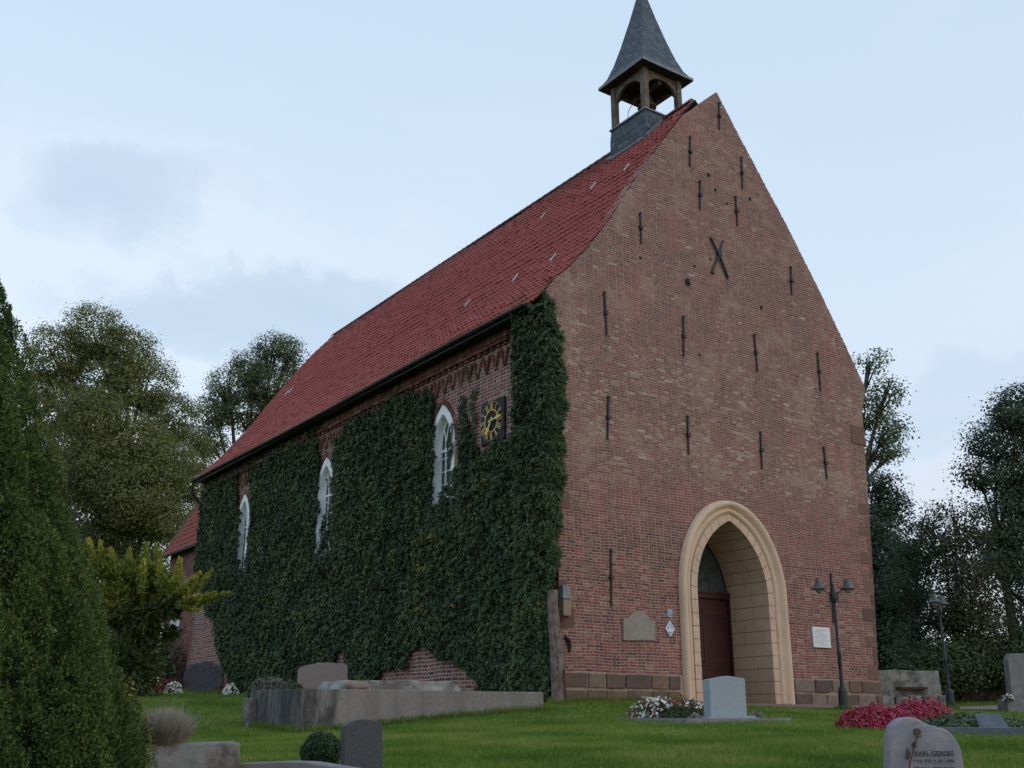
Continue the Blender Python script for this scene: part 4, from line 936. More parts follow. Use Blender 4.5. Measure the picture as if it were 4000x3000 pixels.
# ------------------------------------------------------------------ ivy
def inpoly(P, poly):
    x, y = P[:, 0], P[:, 1]; c = np.zeros(len(P), bool); n = len(poly)
    for i in range(n):
        x0, y0 = poly[i]; x1, y1 = poly[(i + 1) % n]
        k = ((y0 > y) != (y1 > y)); c ^= k & (x < (x1 - x0) * (y - y0) / (y1 - y0 + 1e-12) + x0)
    return c
def ivy():
    def poly(l, X=-.12): return [tuple(onX(x * S, y * S, X)[1:]) for x, y in l]
    EX = [[(1101, 640), (1104, 880), (1098, 925), (1088, 948), (1062, 945), (1035, 985), (1027, 970), (1010, 930), (1000, 885), (992, 905), (986, 985), (984, 1000), (973, 1015), (955, 1060), (938, 1092), (929, 1085), (937, 1000), (935, 890), (930, 850), (880, 850), (862, 838), (800, 885), (760, 905), (738, 932), (716, 962), (713, 1000), (707, 1080), (690, 1172), (675, 1205), (684, 1090), (688, 990), (683, 930), (690, 905), (935, 760)],
          [(511, 1240), (514, 1100), (512, 1090), (514, 1020), (535, 1008), (535, 1120), (530, 1180), (522, 1218)],
          [(815, 1462), (830, 1450), (870, 1440), (890, 1405), (908, 1390), (940, 1420), (1000, 1445), (1035, 1470), (1035, 1540), (815, 1540)],
          [(722, 1415), (737, 1405), (750, 1450), (740, 1475), (722, 1475)],
          [(422, 1235), (445, 1325), (462, 1350), (470, 1420), (492, 1470), (507, 1540), (300, 1540), (300, 1235)]]
    EX = [poly(l) for l in EX]; INC = [poly(l) for l in ([(986, 850), (1001, 845), (1003, 960), (988, 965)], [(1011, 838), (1023, 832), (1025, 965), (1012, 960)], [(968, 1000), (975, 960), (973, 905), (966, 930), (960, 1000)])]
    e = empty('ivy', (-.1, 12, .1), 'dense dark green ivy covering the nave side wall and front corner', 'ivy')
    N = 430000; P = np.stack([rng.uniform(-.25, 24.75, N), rng.uniform(0.0, 9.16, N)], 1)
    wob = np.stack([pnz(np.c_[P, P[:, 0] * 0], 2.6), pnz(np.c_[P, P[:, 0] * 0], 2.6, 7.0)], 1) * .12; Q = P + wob
    keep = np.ones(N, bool)
    for q in EX: keep &= ~inpoly(Q, q)
    keep &= ~((P[:, 0] > 1.98) & (P[:, 0] < 3.2) & (P[:, 1] > 6.42) & (P[:, 1] < 7.5))
    thin = np.zeros(N, bool)
    for q in INC: thin |= inpoly(Q, q) & (rng.random(N) < .55)
    keep |= thin
    # the far half shows from further off: fewer leaves are needed there
    keep &= (rng.random(N) < np.where(P[:, 0] < 9, 1.0, .62))
    keep &= ~((P[:, 1] > 8.75) & (P[:, 0] > 14) & (rng.random(N) < .7))
    P = P[keep]; thin = thin[keep]; n = len(P); P3 = np.c_[P * 0 + 0, P][:, 1:] if False else np.c_[np.zeros(n), P]
    cl = pnz(P3, 1.3, 5.0) * .6 + pnz(P3, 3.4, 1.0) * .55
    d = .15 + .09 * cl + .07 * pnz(P3, 7.5, 3.0); d = np.where(P[:, 0] < 2.0, d + .26 * np.clip((1.5 - P[:, 0]) / .35, 0, 1), d); 
    for w in WINS: d = np.where((P[:, 0] < w - .45) & (P[:, 0] > w - 1.1) & (P[:, 1] > 4.6) & (P[:, 1] < 8.2), d * .38, d)
    d = np.where((P[:, 0] < 3.4) & (P[:, 0] > 1.5) & (P[:, 1] > 6.0), d * .5, d)
    d = np.where(thin, .06, d); d = np.clip(d, .03, .7)
    lowr = np.clip((1.2 - P[:, 1]) / 1.2, 0, 1); d += .12 * lowr
    X = -d + rng.uniform(-.02, .09, n) * (1 - thin)
    C = np.c_[X, P]; nr = np.c_[-np.ones(n) * 1.0, rng.normal(0, .65, n), .4 + rng.normal(0, .6, n)]
    sz = rng.uniform(.045, .092, n) * np.where(thin, .8, 1) * np.where(P[:, 0] > 9, 1.2, 1)
    r = np.clip(.42 + .24 * cl + .2 * pnz(P3, .6, 6.0) + rng.normal(0, .2, n), 0, .93); brn = (nz3(P3, 2.6, 9.0) > .55) & (rng.random(n) < .22); r[brn] = .90; r[(nz3(P3, 3.7, 8.0) > .66) & (rng.random(n) < .25)] = .94; r[(nz3(P3, 5.1, 4.0) > .9) & (rng.random(n) < .3)] = 1.0
    LQ = leaf_quads(C, nr, sz, .95, (0, 0, -.7)); quads('ivy_leaves', LQ, r, M['ivy'], e)
    # wrap round the corner on to the facade
    ed = np.array([onY(x * S, y * S, -.14)[[2, 0]] for x, y in ((1172, 618), (1196, 650), (1214, 720), (1221, 800), (1225, 880), (1219, 930), (1222, 1000), (1214, 1100), (1211, 1180), (1204, 1250), (1196, 1290))]); ed = ed[np.argsort(ed[:, 0])]
    N = 20000; z = rng.uniform(ed[0, 0], 9.9, N); x = rng.uniform(-.42, .75, N); lim = np.interp(z, ed[:, 0], ed[:, 1]) + .06 * np.sin(z * 7) + rng.normal(0, .025, N)
    k = x < lim; z, x = z[k], x[k]; n = len(z); C = np.c_[x, -.10 - .08 * nz3(np.c_[x, x * 0, z], 5.0) + rng.uniform(-.05, .05, n), z]
    nr = np.c_[rng.normal(-.2, .5, n), -np.ones(n), .45 + rng.normal(0, .4, n)]; rr = np.clip(rng.normal(.34, .2, n), 0, .9)
    quads('ivy_leaves', leaf_quads(C, nr, rng.uniform(.05, .095, n), .95, (0, 0, -1.0)), rr, M['ivy_edge'], e)
    for y0, x0 in ((8.9, -.12), (8.6, -.15), (9.2, -.1), (16.5, -.12), (1.2, -.16), (1.6, -.2), (3.0, -.1)):
        g = gz(-.2, y0); pts = [(x0, y0, g - .1)]; y = y0
        for i in range(12):
            y += random.uniform(-.12, .12); pts.append((-.05 + random.uniform(-.02, .02), y, g + .35 * (i + 1)))
        st = MB(); st.tube(pts, [.05 * (1 - i / 16) for i in range(13)], 6); st.build('ivy_stem', M['ivystem'], e)
    st = MB()
    for k in range(70):                                               # bare runners under the eaves
        y = random.uniform(3, 24); z = random.uniform(7.9, 8.7); pts = [(-.13, y + random.uniform(-.05, .05) * i, z + i * .09) for i in range(6)]; st.tube(pts, .008, 4)
    tag(st.build('bare_runners', M['ivystem'], e), kind='stuff')
M['ivystem'] = mat_plain('ivy stems', (0.16, 0.11, 0.075), (0.10, 0.07, 0.05), 12.0, 0.9)
ivy()

# ------------------------------------------------------------------ trees and shrubs
def tree(name, label, cat, lobes, D, n, size, mat, trunk, group=None, per=26, spread=.55, gaps=.25, depth=1.0, tr=.32, aspect=.75):
    """lobes: (px, py, radius px[, dD]) as measured in the photo at forward distance D; the lobes get real depth"""
    B = at(trunk[0], 2760, D); bz = gz(B[0], B[1]); base = np.array([B[0], B[1], bz - .1])
    e = empty(name, base, label, cat, group); C = []; Rr = []
    for l in lobes:
        dd = l[3] if len(l) > 3 else random.uniform(-.25, .25) * l[2] * mpp(D) * 2
        p = at(l[0], l[1], D) + F * dd; C.append(p); Rr.append(l[2] * mpp(D) * 1.03)
    C = np.array(C); Rr = np.array(Rr); pw = Rr ** 2.2; nc = max(8, n // per)
    li = rng.choice(len(C), nc, p=pw / pw.sum()); dr = unit(rng.normal(size=(nc, 3))); rad = np.cbrt(rng.uniform(.30, 1.0, nc)); cc = C[li] + dr * (Rr[li] * rad)[:, None] * np.array([1, 1, .92])
    k = (nz3(cc, 3.0 / max(.6, Rr.mean()), random.uniform(0, 9)) * .6 + nz3(cc, 7.0 / max(.6, Rr.mean()), random.uniform(0, 9)) * .4 > -.75 + 2.0 * gaps) ; cc = cc[k]; dr = dr[k]; m = len(cc)
    tone = np.clip(.45 + .25 * nz3(cc, 1.2 / max(.6, Rr.mean()), 3.0) + rng.normal(0, .12, m), 0, 1)
    cs = spread * .58 * rng.uniform(.6, 1.4, m); P = np.repeat(cc, per, 0) + np.clip(rng.normal(size=(m * per, 3)), -1.7, 1.7) * np.repeat(cs, per)[:, None] * np.array([1, 1, .6])
    nr = np.repeat(dr, per, 0) * .9 + rng.normal(size=(m * per, 3)) * .42 + np.array([0, 0, .7])
    quads('crown', leaf_quads(P, nr, rng.uniform(.6, 1.3, m * per) * size, aspect), np.clip(np.repeat(tone, per) + rng.normal(0, .08, m * per), 0, 1), mat, e)
    t = MB(); top = C[np.argmax(C[:, 2])]; cen = np.average(C, axis=0, weights=pw); jn = base + (cen - base) * .55; jn = base * .4 + np.array([base[0], base[1], cen[2]]) * .6 if trunk[1] else jn
    t.tube([base, base * .7 + jn * .3, jn], [tr * 1.25, tr, tr * .75], 9)
    for p, r in zip(C, Rr):
        mid = jn * .5 + p * .5 + rng.normal(size=3) * r * .2 + np.array([0, 0, -.1 * r]); t.tube([jn * .92 + base * .08, mid, p], [tr * .5, tr * .32, tr * .12], 6)
        for q in range(5):
            d = unit(rng.normal(size=3)) * r * .95; t.tube([p * .6 + mid * .4, p + d * .5 + rng.normal(size=3) * .1 * r, p + d], [tr * .16, tr * .09, tr * .03], 5)
    t.build('trunk', M['bark'], e, smooth=True); return e
tree('linden_tree', 'tall olive green tree with open airy crown, rising highest left of the church', 'tree',
     [(370, 1300, 130), (250, 1400, 140), (480, 1370, 130), (380, 1480, 170), (560, 1500, 140), (230, 1580, 140), (640, 1620, 130), (720, 1780, 120), (770, 1900, 90), (250, 1800, 170), (700, 2020, 120), (150, 1500, 70)], 66, 105000, .145, M['linden'], (430, 1), 'trees behind the church on the left', gaps=.22, tr=.42)
tree('linden_tree', 'dense rounded yellowish green tree in front of the taller airy tree on the left', 'tree',
     [(390, 1640, 130), (530, 1730, 130), (640, 1830, 130), (430, 1850, 180), (560, 1960, 160), (330, 2030, 160), (640, 2030, 110), (470, 2130, 160), (300, 1820, 130), (520, 2250, 150)], 61, 120000, .14, M['linden'], (450, 1), 'trees behind the church on the left', gaps=.09, tr=.35)
tree('oak_tree', 'grey green oak with a forked dark trunk behind the far roof verge', 'tree',
     [(1060, 1350, 70), (980, 1420, 85), (1130, 1370, 60), (890, 1500, 85), (1040, 1500, 110), (830, 1600, 75), (960, 1600, 100), (1160, 1440, 45), (820, 1730, 75), (1080, 1640, 90), (900, 1850, 60)], 72, 60000, .15, M['oak'], (910, 1), 'trees behind the church on the left', gaps=.3, tr=.45)
tree('ash_tree', 'tree with ragged branches showing past the right edge of the church gable', 'tree',
     [(3390, 1420, 62), (3450, 1530, 80), (3390, 1600, 90), (3460, 1680, 72), (3420, 1760, 70), (3300, 1550, 90), (3300, 1800, 110), (3470, 1780, 40)], 50, 30000, .14, M['oak'], (3330, 1), 'trees right of the church', gaps=.46, tr=.35)
tree('alder_tree', 'dark tree close beside the lower right corner of the church', 'tree',
     [(3440, 1890, 55), (3470, 1970, 75), (3420, 2060, 90), (3430, 2200, 105), (3490, 2330, 110), (3430, 2440, 110), (3540, 2180, 70), (3500, 2520, 100)], 44, 40000, .125, M['alder'], (3430, 1), 'trees right of the church', gaps=.2, tr=.25)
tree('alder_tree', 'tall dark tree at the right edge of the photo', 'tree',
     [(3960, 1600, 100), (3900, 1720, 105), (4060, 1640, 150), (3840, 1850, 75), (3950, 1870, 120), (4090, 1900, 160), (3900, 2040, 115), (4030, 2140, 150), (3880, 2220, 110), (4080, 2380, 150)], 42, 66000, .12, M['alder'], (4000, 1), 'trees right of the church', gaps=.28, tr=.22)
tree('hazel_tree', 'low twiggy dark tree behind the lamp post nearest the church', 'tree',
     [(3600, 2030, 60), (3560, 2120, 85), (3640, 2180, 95), (3560, 2280, 95), (3650, 2360, 100), (3600, 2480, 110), (3560, 2580, 95)], 40, 26000, .105, M['alder'], (3600, 1), 'trees right of the church', gaps=.40, tr=.16)
tree('hazel_tree', 'brownish feathery tree between the two dark trees on the right', 'tree',
     [(3730, 1990, 60), (3700, 2080, 95), (3790, 2080, 80), (3760, 2200, 120), (3820, 2330, 120), (3720, 2360, 110), (3760, 2500, 130), (3860, 2500, 120)], 39, 36000, .11, M['brownleaf'] if 'brownleaf' in M else M['oak'], (3760, 1), 'trees right of the church', gaps=.36, tr=.14)
tree('hedge', 'long dark hedge closing the churchyard behind the right-hand trees', 'hedge', [(3420 + 75 * i, 2650 + random.uniform(-25, 15), 80) for i in range(11)], 47, 26000, .12, M['alder'], (3700, 0), None, gaps=.0, tr=.06)
tree('hedge', 'dark hedge behind the juniper at the far left of the churchyard', 'hedge', [(80 + 65 * i, 2580 + random.uniform(-25, 15), 110) for i in range(9)], 46, 34000, .12, M['alder'], (350, 0), None, gaps=.0, tr=.06)
tree('yew_bush', 'dark round bush under the trees behind the second lamp post', 'bush', [(3660, 2620, 95), (3760, 2600, 90), (3600, 2640, 70)], 37, 16000, .10, M['green_juniper'], (3670, 0), 'bushes along the churchyard edge', gaps=.05, tr=.1)
tree('yew_bush', 'dark bush with a reddish bare stem left of the tall grey stele', 'bush', [(3860, 2560, 110), (3940, 2600, 100), (4060, 2560, 130)], 38, 18000, .10, M['green_juniper'], (3850, 0), 'bushes along the churchyard edge', gaps=.08, tr=.12)
tree('hazel_tree', 'dark undergrowth tree filling the far left behind the big conifer', 'tree', [(120, 1900, 150), (60, 2100, 180), (220, 2150, 150), (100, 2350, 180), (330, 2330, 140), (560, 2380, 110), (440, 2500, 140)], 56, 50000, .13, M['alder'], (200, 1), 'trees behind the church on the left', gaps=.12, tr=.2)

tree('laurel_bush', 'dark green bush between the juniper and the brick chancel wall', 'bush', [(430, 2560, 90), (500, 2610, 75), (380, 2640, 100), (530, 2665, 50), (300, 2560, 100)], 27, 14000, .09, M['green_juniper'], (470, 0), None, gaps=.03, tr=.06)

def spray(C, Dr, L, W):
    """slim needle sprays as three-sided slivers along Dr"""
    n = len(C); Dr = unit(Dr); s = unit(np.cross(Dr, rng.normal(size=(n, 3)))); L = np.asarray(L).reshape(-1, 1); W = np.asarray(W).reshape(-1, 1)
    return np.stack([C - Dr * L * .35, C + s * W, C + Dr * L * .65, C - s * W], 1)
def big_conifer():
    D = 7.0; bx = at(-560, 2800, D); gzv = gz(bx[0], bx[1]); base = np.array([bx[0], bx[1], gzv])
    e = empty('conifer', base, 'large dark green conical conifer filling the left foreground', 'conifer')
    edge = [(0, 640), (30, 720), (60, 830), (90, 930), (120, 1000), (150, 1130), (170, 1200), (190, 1290), (220, 1400), (255, 1480), (285, 1560), (306, 1659), (312, 1760)]
    zs = []; rs = []
    for x, y in edge:
        p = at(x * S, y * S, D); zs.append(p[2]); rs.append(abs((p - base) @ RT))
    zs.append(zs[0] + .42); rs.append(.02); zs.append(gzv - .05); rs.append(rs[-3] * .96); o = np.argsort(zs); zs = np.array(zs)[o]; rs = np.maximum(np.array(rs)[o] - .035, .02)
    PL = []; ztop = zs[-1]; z = gzv + .12
    while z < ztop - .1:                                              # overlapping upright plumes, the way the branches grow
        R0 = float(np.interp(z, zs, rs)); n = max(5, int(2 * math.pi * R0 / .33)); o0 = random.uniform(0, 6.28)
        for i in range(n):
            ph = o0 + 2 * math.pi * (i + random.uniform(-.35, .35)) / n; cf = np.array([math.cos(ph), math.sin(ph), 0])
            if cf @ (-F * .8 + RT * .6) < -.35: continue
            if random.random() < .05: continue
            r = random.uniform(.14, .25) * min(1, .45 + R0 * .5); PL.append((base + cf * max(R0 - r * random.uniform(.75, 1.3), .02) + np.array([0, 0, z - gzv + random.uniform(-.1, .1)]), r, random.uniform(.30, .50), cf))
        z += .27
    PC_ = np.array([p[0] for p in PL]); Rp = np.array([p[1] for p in PL]); Hp = np.array([p[2] for p in PL]); Cp = np.array([p[3] for p in PL]); wt = Rp * Hp; N = 640000
    li = rng.choice(len(PL), N, p=wt / wt.sum()); d = unit(rng.normal(size=(N, 3))); out = (d * Cp[li]).sum(1); k = out > -.35; li, d = li[k], d[k]; n = len(li)
    tone = rng.normal(0, .12, len(PL)) + .26 * (rng.random(len(PL)) < .08)
    lump = nz3(d * 4 + PC_[li] * 3, 2.1, 1.0); rad = (1 + .16 * lump - np.abs(rng.normal(0, .05, n)))
    tp = 1 - .55 * np.clip(d[:, 2], 0, 1) ** 2
    C = PC_[li] + d * rad[:, None] * np.c_[Rp[li] * tp, Rp[li] * tp, Hp[li]] + Cp[li] * (d[:, 2] * Hp[li] * -.10)[:, None]
    Dr = d * .55 + Cp[li] * .2 + np.array([0, 0, .55]) + rng.normal(size=(n, 3)) * .5
    r = np.clip(.42 + tone[li] + .16 * lump + rng.normal(0, .14, n), 0, 1)
    k = C[:, 2] > gzv; C, Dr, r = C[k], Dr[k], r[k]; n = len(C)
    quads('foliage', spray(C, Dr, rng.uniform(.016, .034, n), rng.uniform(.0035, .0075, n)), r, M['conifer'], e)
    t = MB(); t.tube([base, base + (0, 0, 1.6), base + (0, 0, 2.9)], [.13, .09, .02], 9); t.build('trunk', M['bark_red'], e)
    core = MB(); core.lathe([(max(.01, r_ * .84 - .10), z_) for z_, r_ in zip(zs, rs)], (base[0], base[1], 0), 20); core.build('shade_core', M['innerdark'], e, cuts=1, rough=.12, rscale=4)  # solid dark core, so the gaps between plumes look shaded
M['innerdark'] = mat_plain('crown core shade', (0.012, 0.011, 0.008), (0.007, 0.007, 0.006), 12.0, 0.95, 0.6, 40)  # near-black colour stands in for shade deep in the crown
big_conifer()

def juniper():
    D = 15.0; B = at(410, 2690, D); base = np.array([B[0], B[1], gz(B[0], B[1])])
    e = empty('juniper', base, 'golden yellow green juniper with spreading pointed branches and bare reddish stem', 'juniper')
    def lob(lst, n, mat, nm, tipup):
        P = []; Dd = []; Rn = []
        for x, y, r, dx, dy in lst:
            c = at(x, y, D) + F * random.uniform(-.25, .25); R0 = r * mpp(D) * .78; k = int(n * (r / 90.0) ** 2 / 10); ax = unit((RT * dx + UP * dy + 1e-6)[None])[0]
            nb = max(8, k // 40)
            for i in range(nb):                                       # each branchlet is a little plume
                d = unit((unit(rng.normal(size=(1, 3))) + ax * .8 + UP * tipup))[0]; o = c + unit(rng.normal(size=(1, 3)))[0] * R0 * rng.uniform(.1, .7); L = R0 * rng.uniform(.5, 1.05)
                m = 46; t = rng.random(m); q = o + np.outer(t * L, d) + rng.normal(size=(m, 3)) * (.024 * (1.15 - t))[:, None] + np.outer((t ** 2.5) * L * tipup * random.uniform(0, .5), UP)
                P.append(q); Dd.append(np.tile(d, (m, 1)) + rng.normal(size=(m, 3)) * .45); Rn.append(np.clip(rng.normal(.45, .1) + .45 * (t - .6) + rng.normal(0, .12, m), 0, 1))
        P = np.concatenate(P); Dd = np.concatenate(Dd); n_ = len(P)
        quads(nm, spray(P, Dd, rng.uniform(.04, .085, n_), rng.uniform(.006, .012, n_)), np.concatenate(Rn), mat, e)
    lob([(330, 2200, 60, -.2, 1), (400, 2230, 75, -.1, 1), (470, 2260, 80, 0, 1), (540, 2250, 75, 0, 1), (600, 2260, 75, .2, 1), (560, 2330, 100, .1, .5), (670, 2310, 65, .6, .6), (720, 2350, 50, .9, .1), (760, 2360, 35, 1.2, .3), (460, 2350, 90, 0, .6), (640, 2380, 60, .4, 0)], 52000, M['gold_juniper'], 'golden_foliage', .15)
    lob([(500, 2390, 110, 0, -.2), (600, 2400, 95, .3, -.3), (680, 2370, 60, .6, -.2), (420, 2430, 90, -.2, .2), (540, 2500, 100, .2, .1), (640, 2470, 50, .6, -.2), (480, 2580, 110, 0, .4), (580, 2600, 80, .3, .3), (400, 2620, 100, -.2, .5)], 52000, M['green_juniper'], 'shaded_foliage', .1)  # greener inner growth; shade of the underside is also put into its colour
    PP = []; DD = []; RR = []                                        # single feathery plumes that make the ragged top and side outline
    for tx, ty, bx_, by_, wd in ((283, 2090, 300, 2220, 26), (325, 2127, 345, 2240, 24), (377, 2120, 385, 2260, 30), (412, 2124, 420, 2260, 26), (455, 2155, 450, 2270, 24), (500, 2143, 490, 2290, 30), (530, 2175, 525, 2290, 22), (560, 2116, 545, 2280, 30), (582, 2112, 575, 2260, 22), (611, 2146, 600, 2280, 26), (640, 2200, 625, 2300, 22), (676, 2183, 650, 2320, 26), (713, 2188, 680, 2320, 24), (745, 2250, 700, 2340, 24), (812, 2216, 720, 2320, 22), (786, 2242, 700, 2330, 22), (834, 2312, 730, 2360, 22), (878, 2306, 740, 2370, 20), (812, 2340, 720, 2375, 20), (800, 2392, 730, 2372, 18), (590, 2200, 580, 2320, 28), (480, 2220, 470, 2340, 26), (410, 2210, 420, 2330, 26), (650, 2270, 630, 2370, 24), (540, 2260, 530, 2380, 28), (700, 2290, 660, 2390, 24), (600, 2330, 585, 2430, 24), (500, 2330, 500, 2430, 26), (690, 2410, 640, 2390, 18), (600, 2470, 580, 2400, 20)):
        off = F * random.uniform(-.3, .3); A = at(bx_, by_, D) + off; T = at(tx, ty, D) + off * 1.2; L = np.linalg.norm(T - A); side = unit(rng.normal(size=(1, 3)))[0] * L * .08
        m = 620; t = rng.random(m) ** .8; q = A + np.outer(t, T - A) + np.outer(np.sin(t * 3.14), side) + rng.normal(size=(m, 3)) * (wd * mpp(D) * .42 * (1.08 - t) ** .6)[:, None]
        PP.append(q); DD.append(np.tile((T - A) / L, (m, 1)) + rng.normal(size=(m, 3)) * .5); RR.append(np.clip(.30 + .5 * t + rng.normal(0, .12, m) + random.uniform(-.1, .1), 0, 1))
    PP = np.concatenate(PP); DD = np.concatenate(DD); n_ = len(PP); quads('golden_plumes', spray(PP, DD, rng.uniform(.035, .075, n_), rng.uniform(.005, .010, n_)), np.concatenate(RR), M['gold_juniper'], e)
    t = MB(); p = [at(385, 2460, D), at(400, 2400, D), at(425, 2355, D), at(450, 2330, D), at(520, 2290, D)]; t.tube([base] + p, [.07, .055, .05, .045, .04, .02], 8); t.tube([p[3], at(480, 2340, D), at(540, 2310, D)], [.03, .02, .01], 6); t.tube([p[1], at(360, 2320, D), at(345, 2220, D)], [.035, .025, .012], 6)
    t.build('stem', M['bark_red'], e, smooth=True)
juniper()

def leafball(name, label, cat, c, r, n, size, mat, squash=.9, group=None, aspect=.7, parent=None, stick=True):
    c = np.array(c, float); base = c - (0, 0, r * squash)
    d = unit(rng.normal(size=(n, 3))); q = d * 3.1; rr = r * (1 - .10 * np.abs(rng.normal(size=n)) + .07 * nz3(q, 2.3, random.random() * 9)); C = c + d * rr[:, None] * np.array([1, 1, squash]); C[:, 2] = np.maximum(C[:, 2], base[2])
    e = empty(name, base, label, cat, group); nr = d + rng.normal(size=(n, 3)) * .6
    quads('foliage', leaf_quads(C, nr, rng.uniform(.6, 1.3, n) * size, aspect), np.clip(rng.normal(.45, .2, n), 0, 1), mat, e)
    t = MB(); t.tube([base - (0, 0, .05), c], [r * .12, r * .06], 6)
    for i in range(9):
        v = unit(rng.normal(size=3)) * r * .85 * np.array([1, 1, squash]); v[2] = abs(v[2]); t.tube([base * .5 + c * .5, c + v], [r * .05, r * .02], 5)
    t.build('stem', M['bark'], e); return e

# ------------------------------------------------------------------ graves and stones
AX = (tuple(np.array([.8217, .57, 0])), )                              # facade direction as seen? (facade runs along world X)
def on_ground(x, y, D):
    p = at(x, y, D); return np.array([p[0], p[1], gz(p[0], p[1])])

def burial_vault():
    # concrete vault, its long side parallel to the facade
    Rr = at(2111, 2770, 21.0); Lf = at(1180, 2872, 18.0); y0 = (Rr[1] + Lf[1]) / 2; x1, x0 = Rr[0], Lf[0]; zt = .125
    e = empty('burial_vault', (x0, y0, gz(x0, y0)), 'long stained concrete burial vault beside the ivy-covered wall', 'tomb')
    b = MB(); b.prism([(x0, y0), (x1, y0), (x1, y0 + 2.2), (x0, y0 + 2.3)], (0, 0, -1.2), (1, 0, 0), (0, 1, 0), (0, 0, 1), zt + 1.2); b.build('vault_wall', M['vault'], e, bevel=.02, cuts=3, rough=.012, rscale=1.5)
    k = MB(); k.box((x0 - .06, y0 + 2.1, zt - .55), (.14, .35, .85)); k.build('end_post', M['concrete_lt'], e, bevel=.02)
    c = at(1565, 2672, 20.4); s = MB(); w = 1.25
    s.prism([(-w * 1.05, 0), (-w * .98, .17), (-w * .45, .185), (0, .19), (.1, .2), (w * .85, .19), (w * 1.02, .10), (w * 1.06, 0)], (c[0], c[1] - .05, zt + .004), (1, 0, 0), (0, 0, 1), (0, 1, 0), .9)
    tag(s.build('grave_slab', M['stone_wall'], bevel=.012, cuts=1, rough=.01, rscale=3), 'thick weathered grey slab lying on top of the concrete vault', 'grave slab')
    b = at(1395, 2676, 19.6); q = MB(); q.lathe([(.02, 0), (.17, .03), (.2, .08), (.16, .14), (.04, .17)], (0, 0, 0), 14); q.v = [(b[0] + x * 1.25, b[1] + y * .6, zt + z * 1.0) for x, y, z in q.v]
    tag(q.build('boulder', M['stone_boulder'], smooth=True, cuts=1, rough=.03, rscale=6), 'brown rounded boulder resting on the vault before the slab', 'boulder')
burial_vault()

def standing_stone(name, label, cat, pts, D, th, mat, yaw=None, bevel=.012, rough=0.0, cuts=0, rscale=4.0, smooth=False, tilt=0.0):
    """outline traced in the photo (px), stood up at distance D with real thickness, facing the viewer's way turned by yaw"""
    yaw = 0.0 if yaw is None else yaw; c = at(np.mean([p[0] for p in pts]), 2750, D); c = np.array([c[0], c[1], 0])
    u = RT * math.cos(yaw) + F * math.sin(yaw); w = F * math.cos(yaw) - RT * math.sin(yaw); u = np.array(u); poly = []
    for x, y in pts:                                                   # intersect ray with the stone's own plane
        d = ray(x, y); t = ((c - CAM) @ w) / (d @ w); p = CAM + d * t; poly.append(((p - c) @ u, p[2]))
    b = MB(); b.prism(poly, c, u, (0, 0, 1), w, th); o = b.build(name, mat, bevel=bevel, rough=rough, cuts=cuts, rscale=rscale, smooth=smooth); tag(o, label, cat); return o, c, u, w

standing_stone('gravestone', 'pinkish gravestone with rounded shoulder between the ivy and the vault', 'gravestone', [(1163, 2760), (1163, 2620), (1172, 2606), (1200, 2596), (1240, 2590), (1290, 2588), (1345, 2590), (1358, 2600), (1360, 2760)], 25.5, .25, M['stone_pink'], rough=.02, cuts=1, yaw=.15)
standing_stone('gravestone', 'dark rounded boulder-shaped gravestone between white and red flowers', 'gravestone', [(740, 2712), (722, 2690), (714, 2655), (718, 2625), (735, 2600), (765, 2586), (800, 2581), (830, 2584), (852, 2598), (868, 2625), (872, 2660), (862, 2690), (850, 2712)], 30.0, .35, M['stone_round'], bevel=.06, rough=.03, cuts=1, yaw=.1)
o, c, u, w = standing_stone('gravestone', 'small dark granite headstone with curved top beside the clipped box ball', 'gravestone', [(1345, 3120), (1345, 2836), (1372, 2820), (1400, 2811), (1430, 2809), (1460, 2815), (1494, 2832), (1494, 3120)], 9.0, .16, M['granite_dark'], yaw=.35, bevel=.004)

def grey_grave():
    D = 17.6; yaw = .42; u = RT * math.cos(yaw) + F * math.sin(yaw); w = F * math.cos(yaw) - RT * math.sin(yaw)
    c = at(2840, 2812, D); c = np.array([c[0], c[1], 0]); z0 = gz(c[0], c[1]) + .06
    e = empty('gravestone', (c[0], c[1], z0), 'pale blue grey upright gravestone with slanted top before the portal', 'gravestone')
    def Px(x, y):
        d = ray(x, y); p = CAM + d * (((c - CAM) @ w) / (d @ w)); return ((p - c) @ u, p[2])
    a = Px(2770, 2655); t = Px(2845, 2640); b = Px(2909, 2650); zb = z0 + .05
    m = MB(); m.prism([(a[0], zb), (a[0], a[1]), (t[0], t[1]), (b[0], b[1]), (b[0], zb)], c, u, (0, 0, 1), w, .20); m.build('stele', M['granite_grey'], e, bevel=.006)
    m = MB(); m.box(c + u * (a[0] + b[0]) / 2 + w * .1 + (0, 0, z0 + .015), (b[0] - a[0] + .22, .36, .07), (u, w, (0, 0, 1))); m.build('base', M['granite_grey'], e, bevel=.006)
    m = MB(); L = 1.75; m.box(c + u * .1 - w * .17 + (0, 0, z0 - .09), (L, .12, .14), (u, w, (0, 0, 1)))
    k = MB(); k.box(c + u * .1 - w * .17 + (0, 0, z0 - .045), (2.0, .10, .12), (u, w, (0, 0, 1)));
    k.box(c + u * -.86 + w * .95 + (0, 0, z0 - .045), (.10, 2.1, .12), (u, w, (0, 0, 1))); tag(k.build('grave_kerb', M['kerb'], bevel=.008), 'low grey stone kerb edging the flower grave before the portal', 'kerb')
    s = MB(); s.box(c + u * .05 + w * .9 + (0, 0, z0 - .06), (1.7, 2.0, .1), (u, w, (0, 0, 1))); tag(s.build('grave_bed', M['soil'], cuts=3, rough=.03), kind='structure')
    return c, u, w, z0
GC, GU, GW, GZ = grey_grave()

